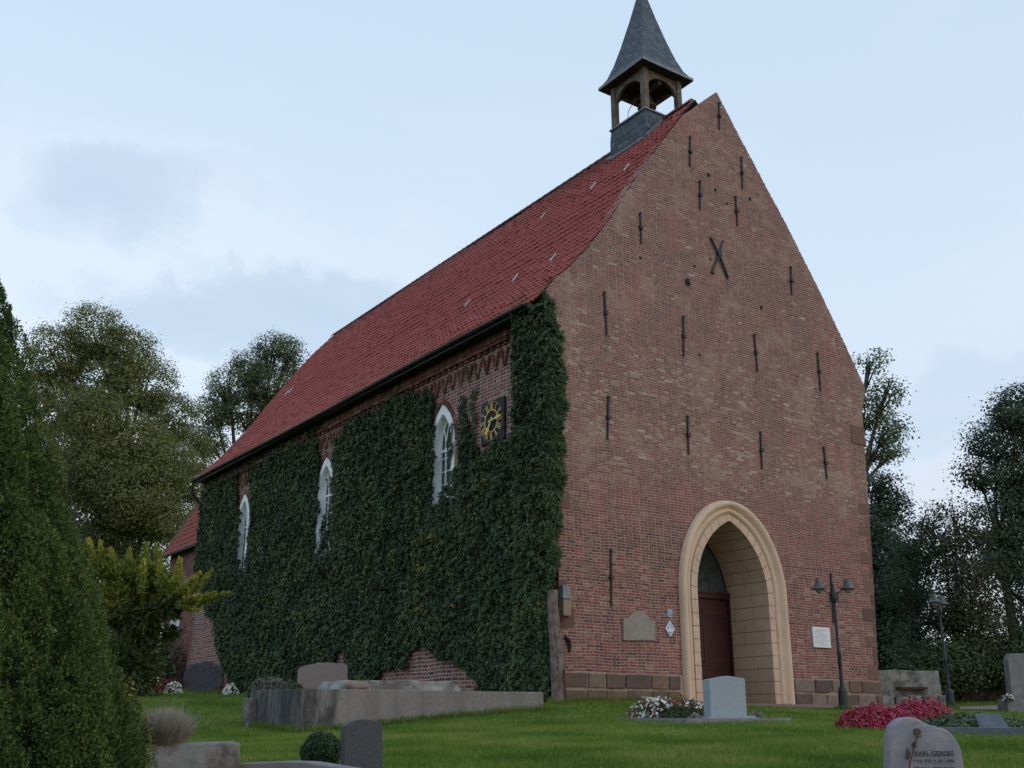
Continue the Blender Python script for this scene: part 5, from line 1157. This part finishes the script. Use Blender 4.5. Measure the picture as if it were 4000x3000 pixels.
def flowers(name, label, cat, boxes, parts, group=None):
    """boxes: list of (centre, (rx, ry, rz)) mounds; parts: (child name, material, n, size, shell 0..1 from top)"""
    cs = [np.array(b[0]) for b in boxes]; base = np.mean(cs, 0); base[2] = min(c[2] for c in cs); e = empty(name, base, label, cat, group)
    for nm, mat, n, size, idx, inner in parts:
        P = []; Nn = []; use = [boxes[i] for i in idx]; wt = np.array([b[1][0] * b[1][1] for b in use]); wt = wt / wt.sum()
        for b, k in zip(use, wt):
            m = int(n * k) + 1; d = unit(rng.normal(size=(m, 3))); d[:, 2] = np.abs(d[:, 2]); rr = rng.uniform(inner, 1.0, m) * (1 + .1 * nz3(d * 3, 2.0, random.random() * 5)); P.append(np.array(b[0]) + d * rr[:, None] * np.array(b[1])); Nn.append(d + np.array([0, 0, .4]) + rng.normal(size=(m, 3)) * .5)
        P = np.concatenate(P); Nn = np.concatenate(Nn)
        if 'petal' in mat.name or 'flower' in nm or 'blossom' in nm:   # little five-petalled heads: two crossed quads
            A = leaf_quads(P, Nn, rng.uniform(.7, 1.3, len(P)) * size, .9); B = leaf_quads(P + .004, Nn + rng.normal(size=Nn.shape) * .5, rng.uniform(.7, 1.3, len(P)) * size, .9); Q = np.concatenate([A, B])
        else: Q = leaf_quads(P, Nn, rng.uniform(.7, 1.3, len(P)) * size, .5)
        quads(nm, Q, np.clip(rng.normal(.5, .22, len(Q)), 0, 1), mat, e)
    return e
def fb(x, y, D, rx, ry, rz): p = at(x, y, D); return ((p[0], p[1], gz(p[0], p[1]) - .02), (rx, ry, rz))
B1 = [fb(2530, 2790, 19.3, .32, .4, .38), fb(2590, 2790, 19.0, .34, .4, .40), fb(2650, 2790, 18.8, .30, .4, .40), fb(2710, 2790, 18.5, .28, .4, .38)]
flowers('begonia_bed', 'bed of white and red begonias left of the pale grey gravestone', 'flower bed', B1, [('foliage', M['herb'], 2600, .06, (0, 1, 2, 3), .4), ('white_blossoms', M['petal_white'], 420, .065, (0, 1, 1, 3), .92), ('red_blossoms', M['petal_red'], 380, .06, (0, 1, 2, 3), .85)])
flowers('juniper_cushion', 'low dark green cushion conifer in front of the begonias', 'shrub', [fb(2655, 2815, 17.9, .30, .28, .30)], [('foliage', M['green_juniper'], 5000, .035, (0,), .75)])
flowers('heather', 'small greyish heather clump left of the pale grey gravestone', 'heather', [fb(2715, 2822, 17.35, .17, .14, .17)], [('foliage', M['greyherb'], 1600, .03, (0,), .5), ('dry_tips', M['straw'], 500, .035, (0,), .9)], 'heathers by the pale grey gravestone')
flowers('heather', 'pale green heather clump right of the pale grey gravestone', 'heather', [fb(2955, 2808, 18.3, .18, .15, .19)], [('foliage', M['greyherb'], 1600, .03, (0,), .5), ('dry_tips', M['straw'], 400, .035, (0,), .9)], 'heathers by the pale grey gravestone')
flowers('begonia_bed', 'white and red flowers left of the dark rounded gravestone', 'flower bed', [fb(612, 2695, 29.8, .20, .2, .42), fb(650, 2700, 29.6, .22, .2, .42), fb(675, 2710, 29.0, .24, .2, .32)], [('foliage', M['herb'], 1500, .07, (0, 1, 2), .4), ('red_blossoms', M['petal_red'], 420, .07, (0, 1), .85), ('white_blossoms', M['petal_white'], 260, .075, (0, 2, 2), .92)])
flowers('begonia_bed', 'small clump of white and red flowers right of the dark rounded gravestone', 'flower bed', [fb(900, 2706, 29.3, .22, .2, .30), fb(880, 2706, 29.6, .2, .2, .36)], [('foliage', M['herb'], 900, .07, (0, 1), .4), ('white_blossoms', M['petal_white'], 170, .075, (0,), .9), ('red_blossoms', M['petal_red'], 90, .07, (1,), .85)])
flowers('yellow_flowers', 'tiny yellow flowers beside the big conifer', 'flowers', [fb(505, 2650, 26, .16, .16, .5)], [('foliage', M['herb'], 500, .07, (0,), .3), ('blossoms', M['petal_yellow'], 40, .07, (0,), .95)])
B2 = [fb(3350, 2828, 14.6, .22, .34, .28), fb(3420, 2832, 14.5, .25, .34, .36), fb(3500, 2832, 14.5, .24, .34, .31), fb(3570, 2822, 14.9, .24, .34, .42), fb(3640, 2818, 15.2, .25, .34, .44), fb(3690, 2805, 15.8, .26, .3, .22)]
flowers('crimson_flower_bed', 'low bed of crimson pink flowers before the paved path on the right', 'flower bed', B2, [('foliage', M['herb'], 1600, .05, tuple(range(6)), .3), ('blossoms', M['petal_pink'], 8000, .030, tuple(range(6)), .80)])
flowers('orange_flowers', 'few orange flowers by the foot of the second lamp post', 'flowers', [fb(3735, 2800, 16.4, .22, .2, .18), fb(3790, 2790, 16.6, .15, .15, .18)], [('foliage', M['herb'], 400, .05, (0, 1), .3), ('blossoms', M['petal_orange'], 60, .045, (0, 1), .92)])
leafball('grey_shrub', 'grey leaved shrub behind the left end of the vault', 'shrub', on_ground(1050, 2740, 24.0) + (0, 0, .28), .48, 3500, .06, M['greyherb'], .75)
leafball('grey_shrub', 'bright green low shrub left of the pinkish gravestone', 'shrub', on_ground(1135, 2740, 24.6) + (0, 0, .22), .34, 2600, .045, M['grassy'] if 'grassy' in M else M['herb'], .8)
p = at(1255, 2930, 9.6); leafball('box_ball', 'clipped dark green box ball beside the small dark headstone', 'box shrub', (p[0], p[1], p[2] - .02), .175, 7000, .022, M['box'], .98)

def ivy_grave():
    D = 13.6; p0 = at(3600, 2850, D)
    bx = [fb(3660, 2850, 13.9, .30, .5, .20), fb(3720, 2848, 14.0, .34, .5, .25), fb(3790, 2848, 14.1, .34, .5, .27), fb(3860, 2848, 14.3, .34, .5, .26), fb(3930, 2848, 14.5, .30, .5, .24)]
    flowers('ground_ivy', 'bed of dark glossy ground ivy around the tilted grave slab on the right', 'ground cover', bx, [('leaves', M['ivy'], 7500, .06, (0, 1, 2, 3, 4), .55)])
    q = at(3868, 2828, 13.7); s = MB(); nrm = unit((-F * .75 + UP * .66)[None])[0]; v = np.cross(nrm, RT); v = v if v[2] > 0 else -v
    s.prism([(-.19, -.13), (.19, -.13), (.155, .13), (-.155, .12)], q, RT, v, nrm, .05); tag(s.build('grave_slab', M['granite_blk'], bevel=.005), 'small polished dark slab tilted on the ground ivy at the right', 'grave slab')
    a, b = at(3560, 2866, 13.3), at(4060, 2872, 13.2); k = MB(); d = b - a; d[2] = 0; L = np.linalg.norm(d); d /= L; c = (a + b) / 2
    k.box((c[0], c[1], gz(c[0], c[1]) + .02), (L, .10, .16), (d, np.cross((0, 0, 1), d), (0, 0, 1))); tag(k.build('grave_kerb', M['granite_blk'], bevel=.006), 'dark stone kerb in front of the ground ivy bed', 'kerb')
ivy_grave()

def name_stone():
    pts = [(3478, 3140), (3475, 3000), (3482, 2870), (3492, 2835), (3512, 2815), (3535, 2804), (3562, 2802), (3590, 2808), (3612, 2822), (3632, 2832), (3660, 2838), (3695, 2848), (3720, 2866), (3742, 2895), (3758, 2935), (3768, 3000), (3772, 3140)]
    yaw = -.05; D = 9.0
    o, c, u, w = standing_stone('gravestone', 'pale rough gravestone with bronze rose and dark lettering in the right foreground', 'gravestone', pts, D, .2, M['stone_pale'], yaw=yaw, bevel=.02, rough=.012, cuts=1, rscale=7, smooth=True)
    off = -w * .012
    def Pp(x, y):
        d = ray(x, y); return CAM + d * (((c + off - CAM) @ w) / (d @ w))
    zx = lambda x, y: Pp(3450 + x * .1582, 2750 + y * .1582)
    m = MB(); hs = np.linalg.norm(zx(760, 1285) - zx(760, 1150)); k = 1.38
    for tx, (x0, y, x1) in (('KARL GERDES', (765, 1220, 1730)), ('* 9.6.1922  † 28.1.1980', (745, 1415, 1750)), ('ERIKA GERDES', (750, 1620, 1760))):
        vs, fs = text_mesh(tx, 1.0, .0, 'LEFT', .022); xs = [v[0] for v in vs]; ys = [v[1] for v in vs]; a, b = zx(x0, y), zx(x1, y); W = np.linalg.norm(b - a); sx = W / (max(xs) - min(xs)); hgt = hs * (.95 if 'GER' in tx else .8); sy = hgt / (max(ys) - min(ys)); cyv = (max(ys) + min(ys)) / 2
        m = MB(); V = [a + u * (v[0] - min(xs)) * sx + UP * (v[1] - cyv) * sy - w * (.012 if v[2] >= 0 else .0) for v in vs]; m.add(V, fs); m.build('inscription_line', M['letter'], o)
    r = MB()
    def petal(cx, cy, rx, ry, n, sc):
        for i in range(n):
            t = 2 * math.pi * i / n + random.random(); q = zx(cx + rx * .5 * math.cos(t), cy + ry * .5 * math.sin(t)); rr = sc
            r.lathe([(rr * .2, 0), (rr, rr * .4), (rr * .85, rr * .9), (rr * .3, rr)], (0, 0, 0), 7); nv = 4 * 7
            for j in range(len(r.v) - nv, len(r.v)):
                x, y, z = r.v[j]; r.v[j] = tuple(q + u * x + UP * y - w * z)
    petal(835, 680, 120, 100, 8, .0135); petal(820, 690, 30, 30, 3, .012); petal(760, 990, 60, 60, 6, .011); petal(770, 1050, 70, 60, 4, .009); petal(610, 1220, 60, 100, 6, .010); petal(600, 1320, 60, 60, 4, .009); petal(590, 1120, 20, 20, 2, .008)
    stem = [zx(830, 760) - w * .015, zx(800, 880) - w * .018, zx(740, 1080) - w * .015, zx(690, 1280) - w * .018, zx(640, 1450) - w * .015, zx(630, 1600) - w * .015]
    r.tube(stem, .006, 6); r.tube([zx(770, 830) - w * .012, zx(900, 800) - w * .02, zx(930, 770) - w * .02], .004, 5); r.build('bronze_rose', M['bronze'], o)
name_stone()

def foreground_blocks():
    D = 8.0; a, b = at(560, 2925, D), at(938, 2917, D * 1.03); zt = at(760, 2905, D)[2]; d = b - a; d[2] = 0; L = np.linalg.norm(d); d /= L; n = np.cross((0, 0, 1), d); c = (a + b) / 2
    m = MB(); m.box((c[0] + n[0] * .2, c[1] + n[1] * .2, zt - .4), (L, .42, .8), (d, n, (0, 0, 1))); tag(m.build('stone_block', M['concrete_lt'], bevel=.012, cuts=4, rough=.014, rscale=6), 'lichen-stained concrete block at the bottom left with dry grass on it', 'stone block')
    D = 8.6; a, b = at(925, 2985, D), at(1385, 2985, D * .97); d = b - a; d[2] = 0; L = np.linalg.norm(d); d /= L; n = np.cross((0, 0, 1), d); c = (a + b) / 2; zt = at(1150, 2972, D)[2]
    m = MB(); m.prism([(-L / 2, -.3), (-L / 2, -.02), (-L * .1, 0), (L * .1, -.005), (L / 2, -.055), (L / 2, -.3)], (c[0], c[1], zt), d, (0, 0, 1), n, .22); tag(m.build('grave_kerb', M['kerb'], bevel=.01, cuts=1, rough=.004), 'low pale stone kerb at the bottom edge left of the small headstone', 'kerb')
    B = at(640, 2915, 8.15); N = 11000; e = empty('grass_tuft', (B[0], B[1], zt), 'tuft of dry straw coloured grass on the lichened block', 'dry grass')
    zb = at(640, 2908, 8.15)[2]; ang = rng.uniform(0, 2 * math.pi, N); r0 = np.sqrt(rng.random(N)) * .13; base = np.c_[B[0] + r0 * np.cos(ang), B[1] + r0 * np.sin(ang), np.full(N, zb)]
    L = rng.uniform(.07, .30, N) * (1 - .25 * (r0 / .13) ** 2) * (1 + .35 * (rng.random(N) < .04)); lean = r0 / .13 * rng.uniform(.0, .9, N); a2 = ang + rng.normal(0, .5, N); dr = unit(np.c_[np.cos(a2) * lean, np.sin(a2) * lean, np.ones(N)]); tip = base + dr * L[:, None] - np.c_[np.zeros(N), np.zeros(N), lean * L * .15]
    sd = unit(np.cross(dr, rng.normal(size=(N, 3)))) * .0017; mid = base + dr * L[:, None] * .55; quads('stems', np.stack([base - sd, base + sd, mid + sd * .9, tip, mid - sd * .9], 1), np.clip(rng.normal(.5, .25, N), 0, 1), M['straw'], e)
foreground_blocks()

def right_background():
    D = 33.0; a = at(3443, 2625, D); b = at(3655, 2620, D); zt = at(3550, 2620, D)[2]; g = gz(b[0], b[1]); c = (at(3400, 2625, D) + b) / 2; L = np.linalg.norm((b - at(3400, 2625, D))[:2])
    e = empty('masonry_block', (c[0], c[1], g), 'low mossy grey masonry block with a slab seat right of the church corner', 'stone bench')
    m = MB(); m.box((c[0], c[1], (zt + g) / 2 + .1), (L, .5, zt - g - .2), (RT, F, (0, 0, 1))); m.build('wall_block', M['stone_wall'], e, bevel=.03, cuts=2, rough=.03)
    m = MB(); q = c - F * .4
    for k in range(5): m.box((q[0] + RT[0] * (k - 1.8) * .42, q[1] + RT[1] * (k - 1.8) * .42, g + .12), (.38, .45, .38 + random.uniform(-.06, .06)), (RT, F, (0, 0, 1)))
    m.build('foot_stones', M['stone_wall'], e, bevel=.03, cuts=1, rough=.03)
    m = MB(); q = at(3545, 2690, D) - F * .33; m.box(q, (.85, .3, .07), (RT, F, (0, 0, 1))); m.build('seat', M['rust'], e)
    D = 29.0; g0 = at(4000, 2745, D); g = gz(g0[0], g0[1]); zt = at(4000, 2552, D)[2]; e = empty('gravestone', (g0[0], g0[1], g), 'tall grey stele with chamfered head at the right edge of the photo', 'gravestone')
    m = MB(); w = .42; m.prism([(-w, g + .3), (-w * .92, zt - .16), (-w * .70, zt), (w * .70, zt), (w * .92, zt - .16), (w, g + .3)], at(4018, 2745, D) * (1, 1, 0), RT, (0, 0, 1), F, .3); m.build('stele', M['stele'], e, bevel=.015)
    m = MB(); q = at(4015, 2745, D); m.box((q[0] + F[0] * .15, q[1] + F[1] * .15, g + .15), (1.25, .6, .36), (RT, F, (0, 0, 1))); m.build('base', M['stele'], e, bevel=.02)
    flowers('stele_planting', 'small pale flowers on the base of the tall grey stele', 'flowers', [((at(3935, 2700, D - .2)[0], at(3935, 2700, D - .2)[1], g + .30), (.18, .15, .16))], [('foliage', M['greyherb'], 300, .05, (0,), .3), ('blossoms', M['petal_white'], 60, .05, (0,), .9)])
    m = MB(); a, b = at(3560, 2728, 40), at(4300, 2728, 38); d = b - a; d[2] = 0; L = np.linalg.norm(d); d /= L; c = (a + b) / 2; m.box((c[0], c[1], gz(c[0], c[1]) + .08), (L, .25, .5), (d, np.cross((0, 0, 1), d), (0, 0, 1))); tag(m.build('border_wall', M['stone_wall'], bevel=.03), 'very low dark stone border wall under the trees on the right', 'low wall')
right_background()

def post():
    D = 22.55; pts = [(2160, 2305), (2158, 2360), (2162, 2420), (2168, 2480), (2174, 2540), (2178, 2600), (2180, 2680), (2184, 2750)]; rad = [.105, .11, .115, .125, .135, .14, .145, .15]
    P = [at(x, y, D) for x, y in pts]; e = empty('timber_post', (P[-1][0], P[-1][1], gz(P[-1][0], P[-1][1])), 'weathered bent oak post with rusty iron fittings at the church corner', 'post')
    b = MB(); seg = 18; vs = []; fs = []
    Q = []
    for i in range(len(P) - 1):
        for k in range(4): t = k / 4; Q.append((P[i] * (1 - t) + P[i + 1] * t, rad[i] * (1 - t) + rad[i + 1] * t))
    Q.append((P[-1], rad[-1]))
    for p, r in Q:
        for k in range(seg):
            t = 2 * math.pi * k / seg; g = 1 + .07 * math.sin(5 * t + 1.0) + .05 * math.sin(9 * t + p[2] * 1.5) + .03 * random.uniform(-1, 1); vs.append(p + (RT * math.cos(t) + F * math.sin(t)) * r * g)
    for i in range(len(Q) - 1):
        for k in range(seg): k2 = (k + 1) % seg; fs.append((i * seg + k, i * seg + k2, (i + 1) * seg + k2, (i + 1) * seg + k))
    fs.append(tuple(range(seg))); b.add(vs, fs); b.build('post', M['oakpost'], e)
    m = MB(); q = at(2194, 2420, D - .1); m.box(q, (.04, .05, .10)); m.tube([q, at(2203, 2412, D - .1), at(2207, 2422, D - .12)], .018, 6)
    m.tube([at(2196 + 7 * math.cos(t), 2437 + 11 * math.sin(t), D - .14) for t in np.linspace(0, 2 * math.pi, 14)], .010, 5, cap=False); m.build('iron_ring', M['rust'], e)
    m = MB(); m.tube([at(2203, 2615, D - .12), at(2207, 2680, D - .12), at(2211, 2752, D - .12)], .02, 5); m.build('iron_strap', M['rust'], e)
    p = onY(2203, 2365, -.02); m = MB(); m.box((p[0] + .02, -.05, p[2] - .05), (.22, .14, .36)); e2 = tag(m.build('corner_stone', M['cornerstone'], bevel=.02), 'tan sandstone corner block behind the top of the timber post', 'stone'); m = MB(); m.prism([(-.13, 0), (.10, 0), (.07, .27), (-.13, .30)], (p[0] + .02, -.14, p[2] + .135), (1, 0, 0), (0, 0, 1), (0, 1, 0), .16); tag(m.build('lead_cap', M['lead'], bevel=.01), 'blue grey metal cap above the tan corner block', 'metal cap')
    m = MB(); a, b_ = onY(2208, 2485, -.03), onY(2226, 2525, -.03); m.tube([a, (a + b_) / 2 + (.02, -.03, .03), b_, b_ + (-.01, 0, -.12)], [.03, .045, .045, .035], 7); tag(m.build('iron_bracket', M['iron']), 'short black iron bracket on the wall right of the timber post', 'bracket')
M['oakpost'] = mat_plain('bleached oak', (0.20, 0.165, 0.145), (0.12, 0.095, 0.082), 3.0, 0.9, 0.5, 40, c3=(0.09, 0.065, 0.05), s3=6.0, a3=0.7)
M['cornerstone'] = mat_plain('tan sandstone', (0.27, 0.205, 0.15), (0.22, 0.17, 0.13), 6.0, 0.85, 0.3, 40)
post()

def lamps():
    p = at(3298, 2776, 26.0); g = gz(p[0], p[1]); H = 3.12
    e = empty('street_lamp', (p[0], p[1], g), 'black lamp post with two bell lamps in front of the church facade', 'street lamp', 'twin bell street lamps')
    o = np.array([p[0], p[1], g])
    b = MB(); b.lathe([(.125, -.05), (.12, .04), (.105, .44), (.09, .50), (.06, .53)], o, 14); b.build('base', M['lampiron'], e)
    b = MB(); b.lathe([(.055, .50), (.048, .55), (.045, 1.28), (.052, 1.30), (.056, 1.36), (.040, 1.38), (.032, 1.95), (.028, H - .48)], o, 12); b.build('pole', M['lampiron'], e, smooth=True)
    b = MB(); b.lathe([(.03, H - .62), (.05, H - .6), (.075, H - .55), (.08, H - .45), (.075, H - .36), (.04, H - .32), (.02, H - .22), (.03, H - .18), (.0, H - .12)], o, 12); b.build('head', M['lampiron'], e, smooth=True)
    for s in (-1, 1):
        a = MB(); pts = [o + RT * s * .07 + (0, 0, H - .44), o + RT * s * .11 + (0, 0, H - .36)]
        for t in np.linspace(0, 1, 8): pts.append(o + RT * s * (.11 + .25 * math.sin(t * 1.35)) + (0, 0, H - .36 + .34 * (1 - math.cos(t * 1.6)) * .95))
        top = pts[-1]; pts.append(top + RT * s * .05 + (0, 0, -.005)); a.tube(pts, .013, 6); a.tube([o + RT * s * .10 + (0, 0, H - .36), o + RT * s * .10 + (0, 0, H - .62)], .012, 6); a.tube([o + RT * s * .03 + (0, 0, H - .52), o + RT * s * .10 + (0, 0, H - .52)], .012, 6); ar = a.build('arm', M['lampiron'], e)
        q = top + (0, 0, -.01); l = MB(); l.lathe([(.02, .0), (.06, -.01), (.075, -.06), (.08, -.11), (.105, -.16), (.15, -.20), (.195, -.225), (.20, -.245), (.18, -.24), (.0, -.20)], q, 18); l.build('lamp_shade', M['shade'], ar, smooth=True)
        l = MB(); l.lathe([(.075, -.245), (.085, -.275), (.075, -.31), (.035, -.335), (.0, -.34)], q, 12); l.build('lamp_glass', M['lampglass'], ar, smooth=True)
    p2 = at(3716, 2771, 30.0); e2 = e.copy(); COL.objects.link(e2); e2.location = (p2[0], p2[1], gz(p2[0], p2[1])); e2.rotation_euler = (0, 0, R_(52)); e2['label'] = 'dark twin bell lamp post further right before the trees'
    for ch in list(e.children):
        c = ch.copy(); COL.objects.link(c); c.parent = e2
        for g_ in ch.children:
            d = g_.copy(); COL.objects.link(d); d.parent = c
M['lampglass'] = mat_plain('frosted lamp glass', (0.25, 0.22, 0.18), None, rough=0.35)
lamps()

# ------------------------------------------------------------------ path, grass, fallen leaves
def path():
    xs = np.linspace(2.6, 40, 60); b = MB(); vs = []
    for x in xs:
        y0, y1 = -.03 + 0 * x, -1.35 - .02 * (x - 3)
        if x > 11.2: y0 = 0.3 + (x - 11.2) * .10; y1 = -1.5 + (x - 11.2) * .06
        for k in range(4):
            y = y0 + (y1 - y0) * k / 3; vs.append((x, y, gz(x, y) + .02))
    b.add(vs, [(i * 4 + k, (i + 1) * 4 + k, (i + 1) * 4 + k + 1, i * 4 + k + 1) for i in range(len(xs) - 1) for k in range(3)]); tag(b.build('paved_path', M['paving']), kind='structure')
path()

def grass():
    out = []; rn = []
    for D0, D1, n, s in ((8.5, 13, 120000, 1.0), (13, 19, 110000, 1.15), (19, 27, 70000, 1.4), (27, 44, 45000, 1.9)):
        D = np.sqrt(rng.uniform(D0 ** 2, D1 ** 2, n)); lat = rng.uniform(-.42, .52, n) * D; P = CAM[:2] + np.outer(D, F[:2]) + np.outer(lat, RT[:2])
        k = ~((P[:, 0] > -.1) & (P[:, 0] < 11.2) & (P[:, 1] > -.05) & (P[:, 1] < 30)) & ~((P[:, 0] > 2.6) & (P[:, 0] < 30) & (P[:, 1] > -1.35 - .02 * (P[:, 0] - 3)) & (P[:, 1] < .3 + np.maximum(0, P[:, 0] - 11.2) * .1))
        P = P[k]; m = len(P); z = HGT(P[:, 0], P[:, 1]); base = np.c_[P, z]; cl = nz3(base * (1, 1, 0), 1.3, 2.0); h = (rng.uniform(.025, .06, m) * (1 + .25 * cl)) * s ** .5; w = rng.uniform(.003, .006, m) * s
        ang = rng.uniform(0, 2 * math.pi, m); sd = np.c_[np.cos(ang), np.sin(ang), np.zeros(m)] * w[:, None]; ln = rng.normal(0, .5, (m, 2)); tip = base + np.c_[ln * h[:, None], h]
        out.append(np.stack([base - sd, base + sd, tip], 1)); rn.append(np.clip(.44 + .26 * cl + .2 * nz3(base * (1, 1, 0), 3.3, 5.0) + rng.normal(0, .17, m), 0, 1))
    spots = []                                                        # uncut longer tufts where the mower cannot reach
    def edge(a, b, n):
        a, b = np.array(a[:2]), np.array(b[:2]); t = rng.random(n)[:, None]; spots.append(a + (b - a) * t + rng.normal(0, .035, (n, 2)))
    v0, v1 = at(1180, 2872, 18.0), at(2111, 2770, 21.0); ym = (v0[1] + v1[1]) / 2 - .05
    edge((v0[0], ym), (v1[0], ym), 2600); edge((v0[0] - .06, ym), (v0[0] - .06, ym + 2.3), 1500); edge((v1[0] + .05, ym), (v1[0] + .05, ym + 2.0), 900)
    edge((0, -.16), (3.5, -.16), 2200); edge((-.3, -.2), (-.3, 0.3), 500)
    for px, py, D, r, n in ((2184, 2745, 22.5, .22, 700), (3298, 2776, 25.9, .2, 400), (800, 2712, 29.8, .7, 900), (1415, 3040, 9.0, .26, 700), (3620, 3060, 8.95, .4, 800), (3716, 2771, 29.9, .2, 300)):
        c = at(px, py, D)[:2]; ang = rng.uniform(0, 6.28, n); spots.append(c + np.c_[np.cos(ang), np.sin(ang)] * (r * rng.uniform(.7, 1.15, n))[:, None])
    P = np.concatenate(spots); m = len(P); base = np.c_[P, HGT(P[:, 0], P[:, 1])]; h = rng.uniform(.06, .17, m); w = rng.uniform(.004, .008, m); ang = rng.uniform(0, 6.28, m); sd = np.c_[np.cos(ang), np.sin(ang), np.zeros(m)] * w[:, None]
    out.append(np.stack([base - sd, base + sd, base + np.c_[rng.normal(0, .4, (m, 2)) * h[:, None], h]], 1)); rn.append(np.clip(rng.normal(.5, .22, m), 0, 1))
    quads('grass', np.concatenate(out), np.concatenate(rn), M['grass'], None, (0, 0, 0)); tag(bpy.data.objects['grass'], 'short green lawn grass around the church', 'grass', kind='stuff')
    n = 520; D = np.sqrt(rng.uniform(8.5 ** 2, 22 ** 2, n)); lat = rng.uniform(-.28, .5, n) * D; k = (rng.random(n) < np.where(lat > 0, 1, .35)); D, lat = D[k], lat[k]; P = CAM[:2] + np.outer(D, F[:2]) + np.outer(lat, RT[:2]); k = P[:, 1] < -.5; P = P[k]
    z = HGT(P[:, 0], P[:, 1]) + .03; n = len(P); nr = np.c_[rng.normal(0, .5, (n, 2)), np.ones(n)]
    quads('fallen_leaves', leaf_quads(np.c_[P, z], nr, rng.uniform(.025, .06, n), .8), rng.random(n), M['fallen'], None, (0, 0, 0)); tag(bpy.data.objects['fallen_leaves'], 'pale fallen leaves scattered on the lawn', 'fallen leaves', kind='stuff')
grass()
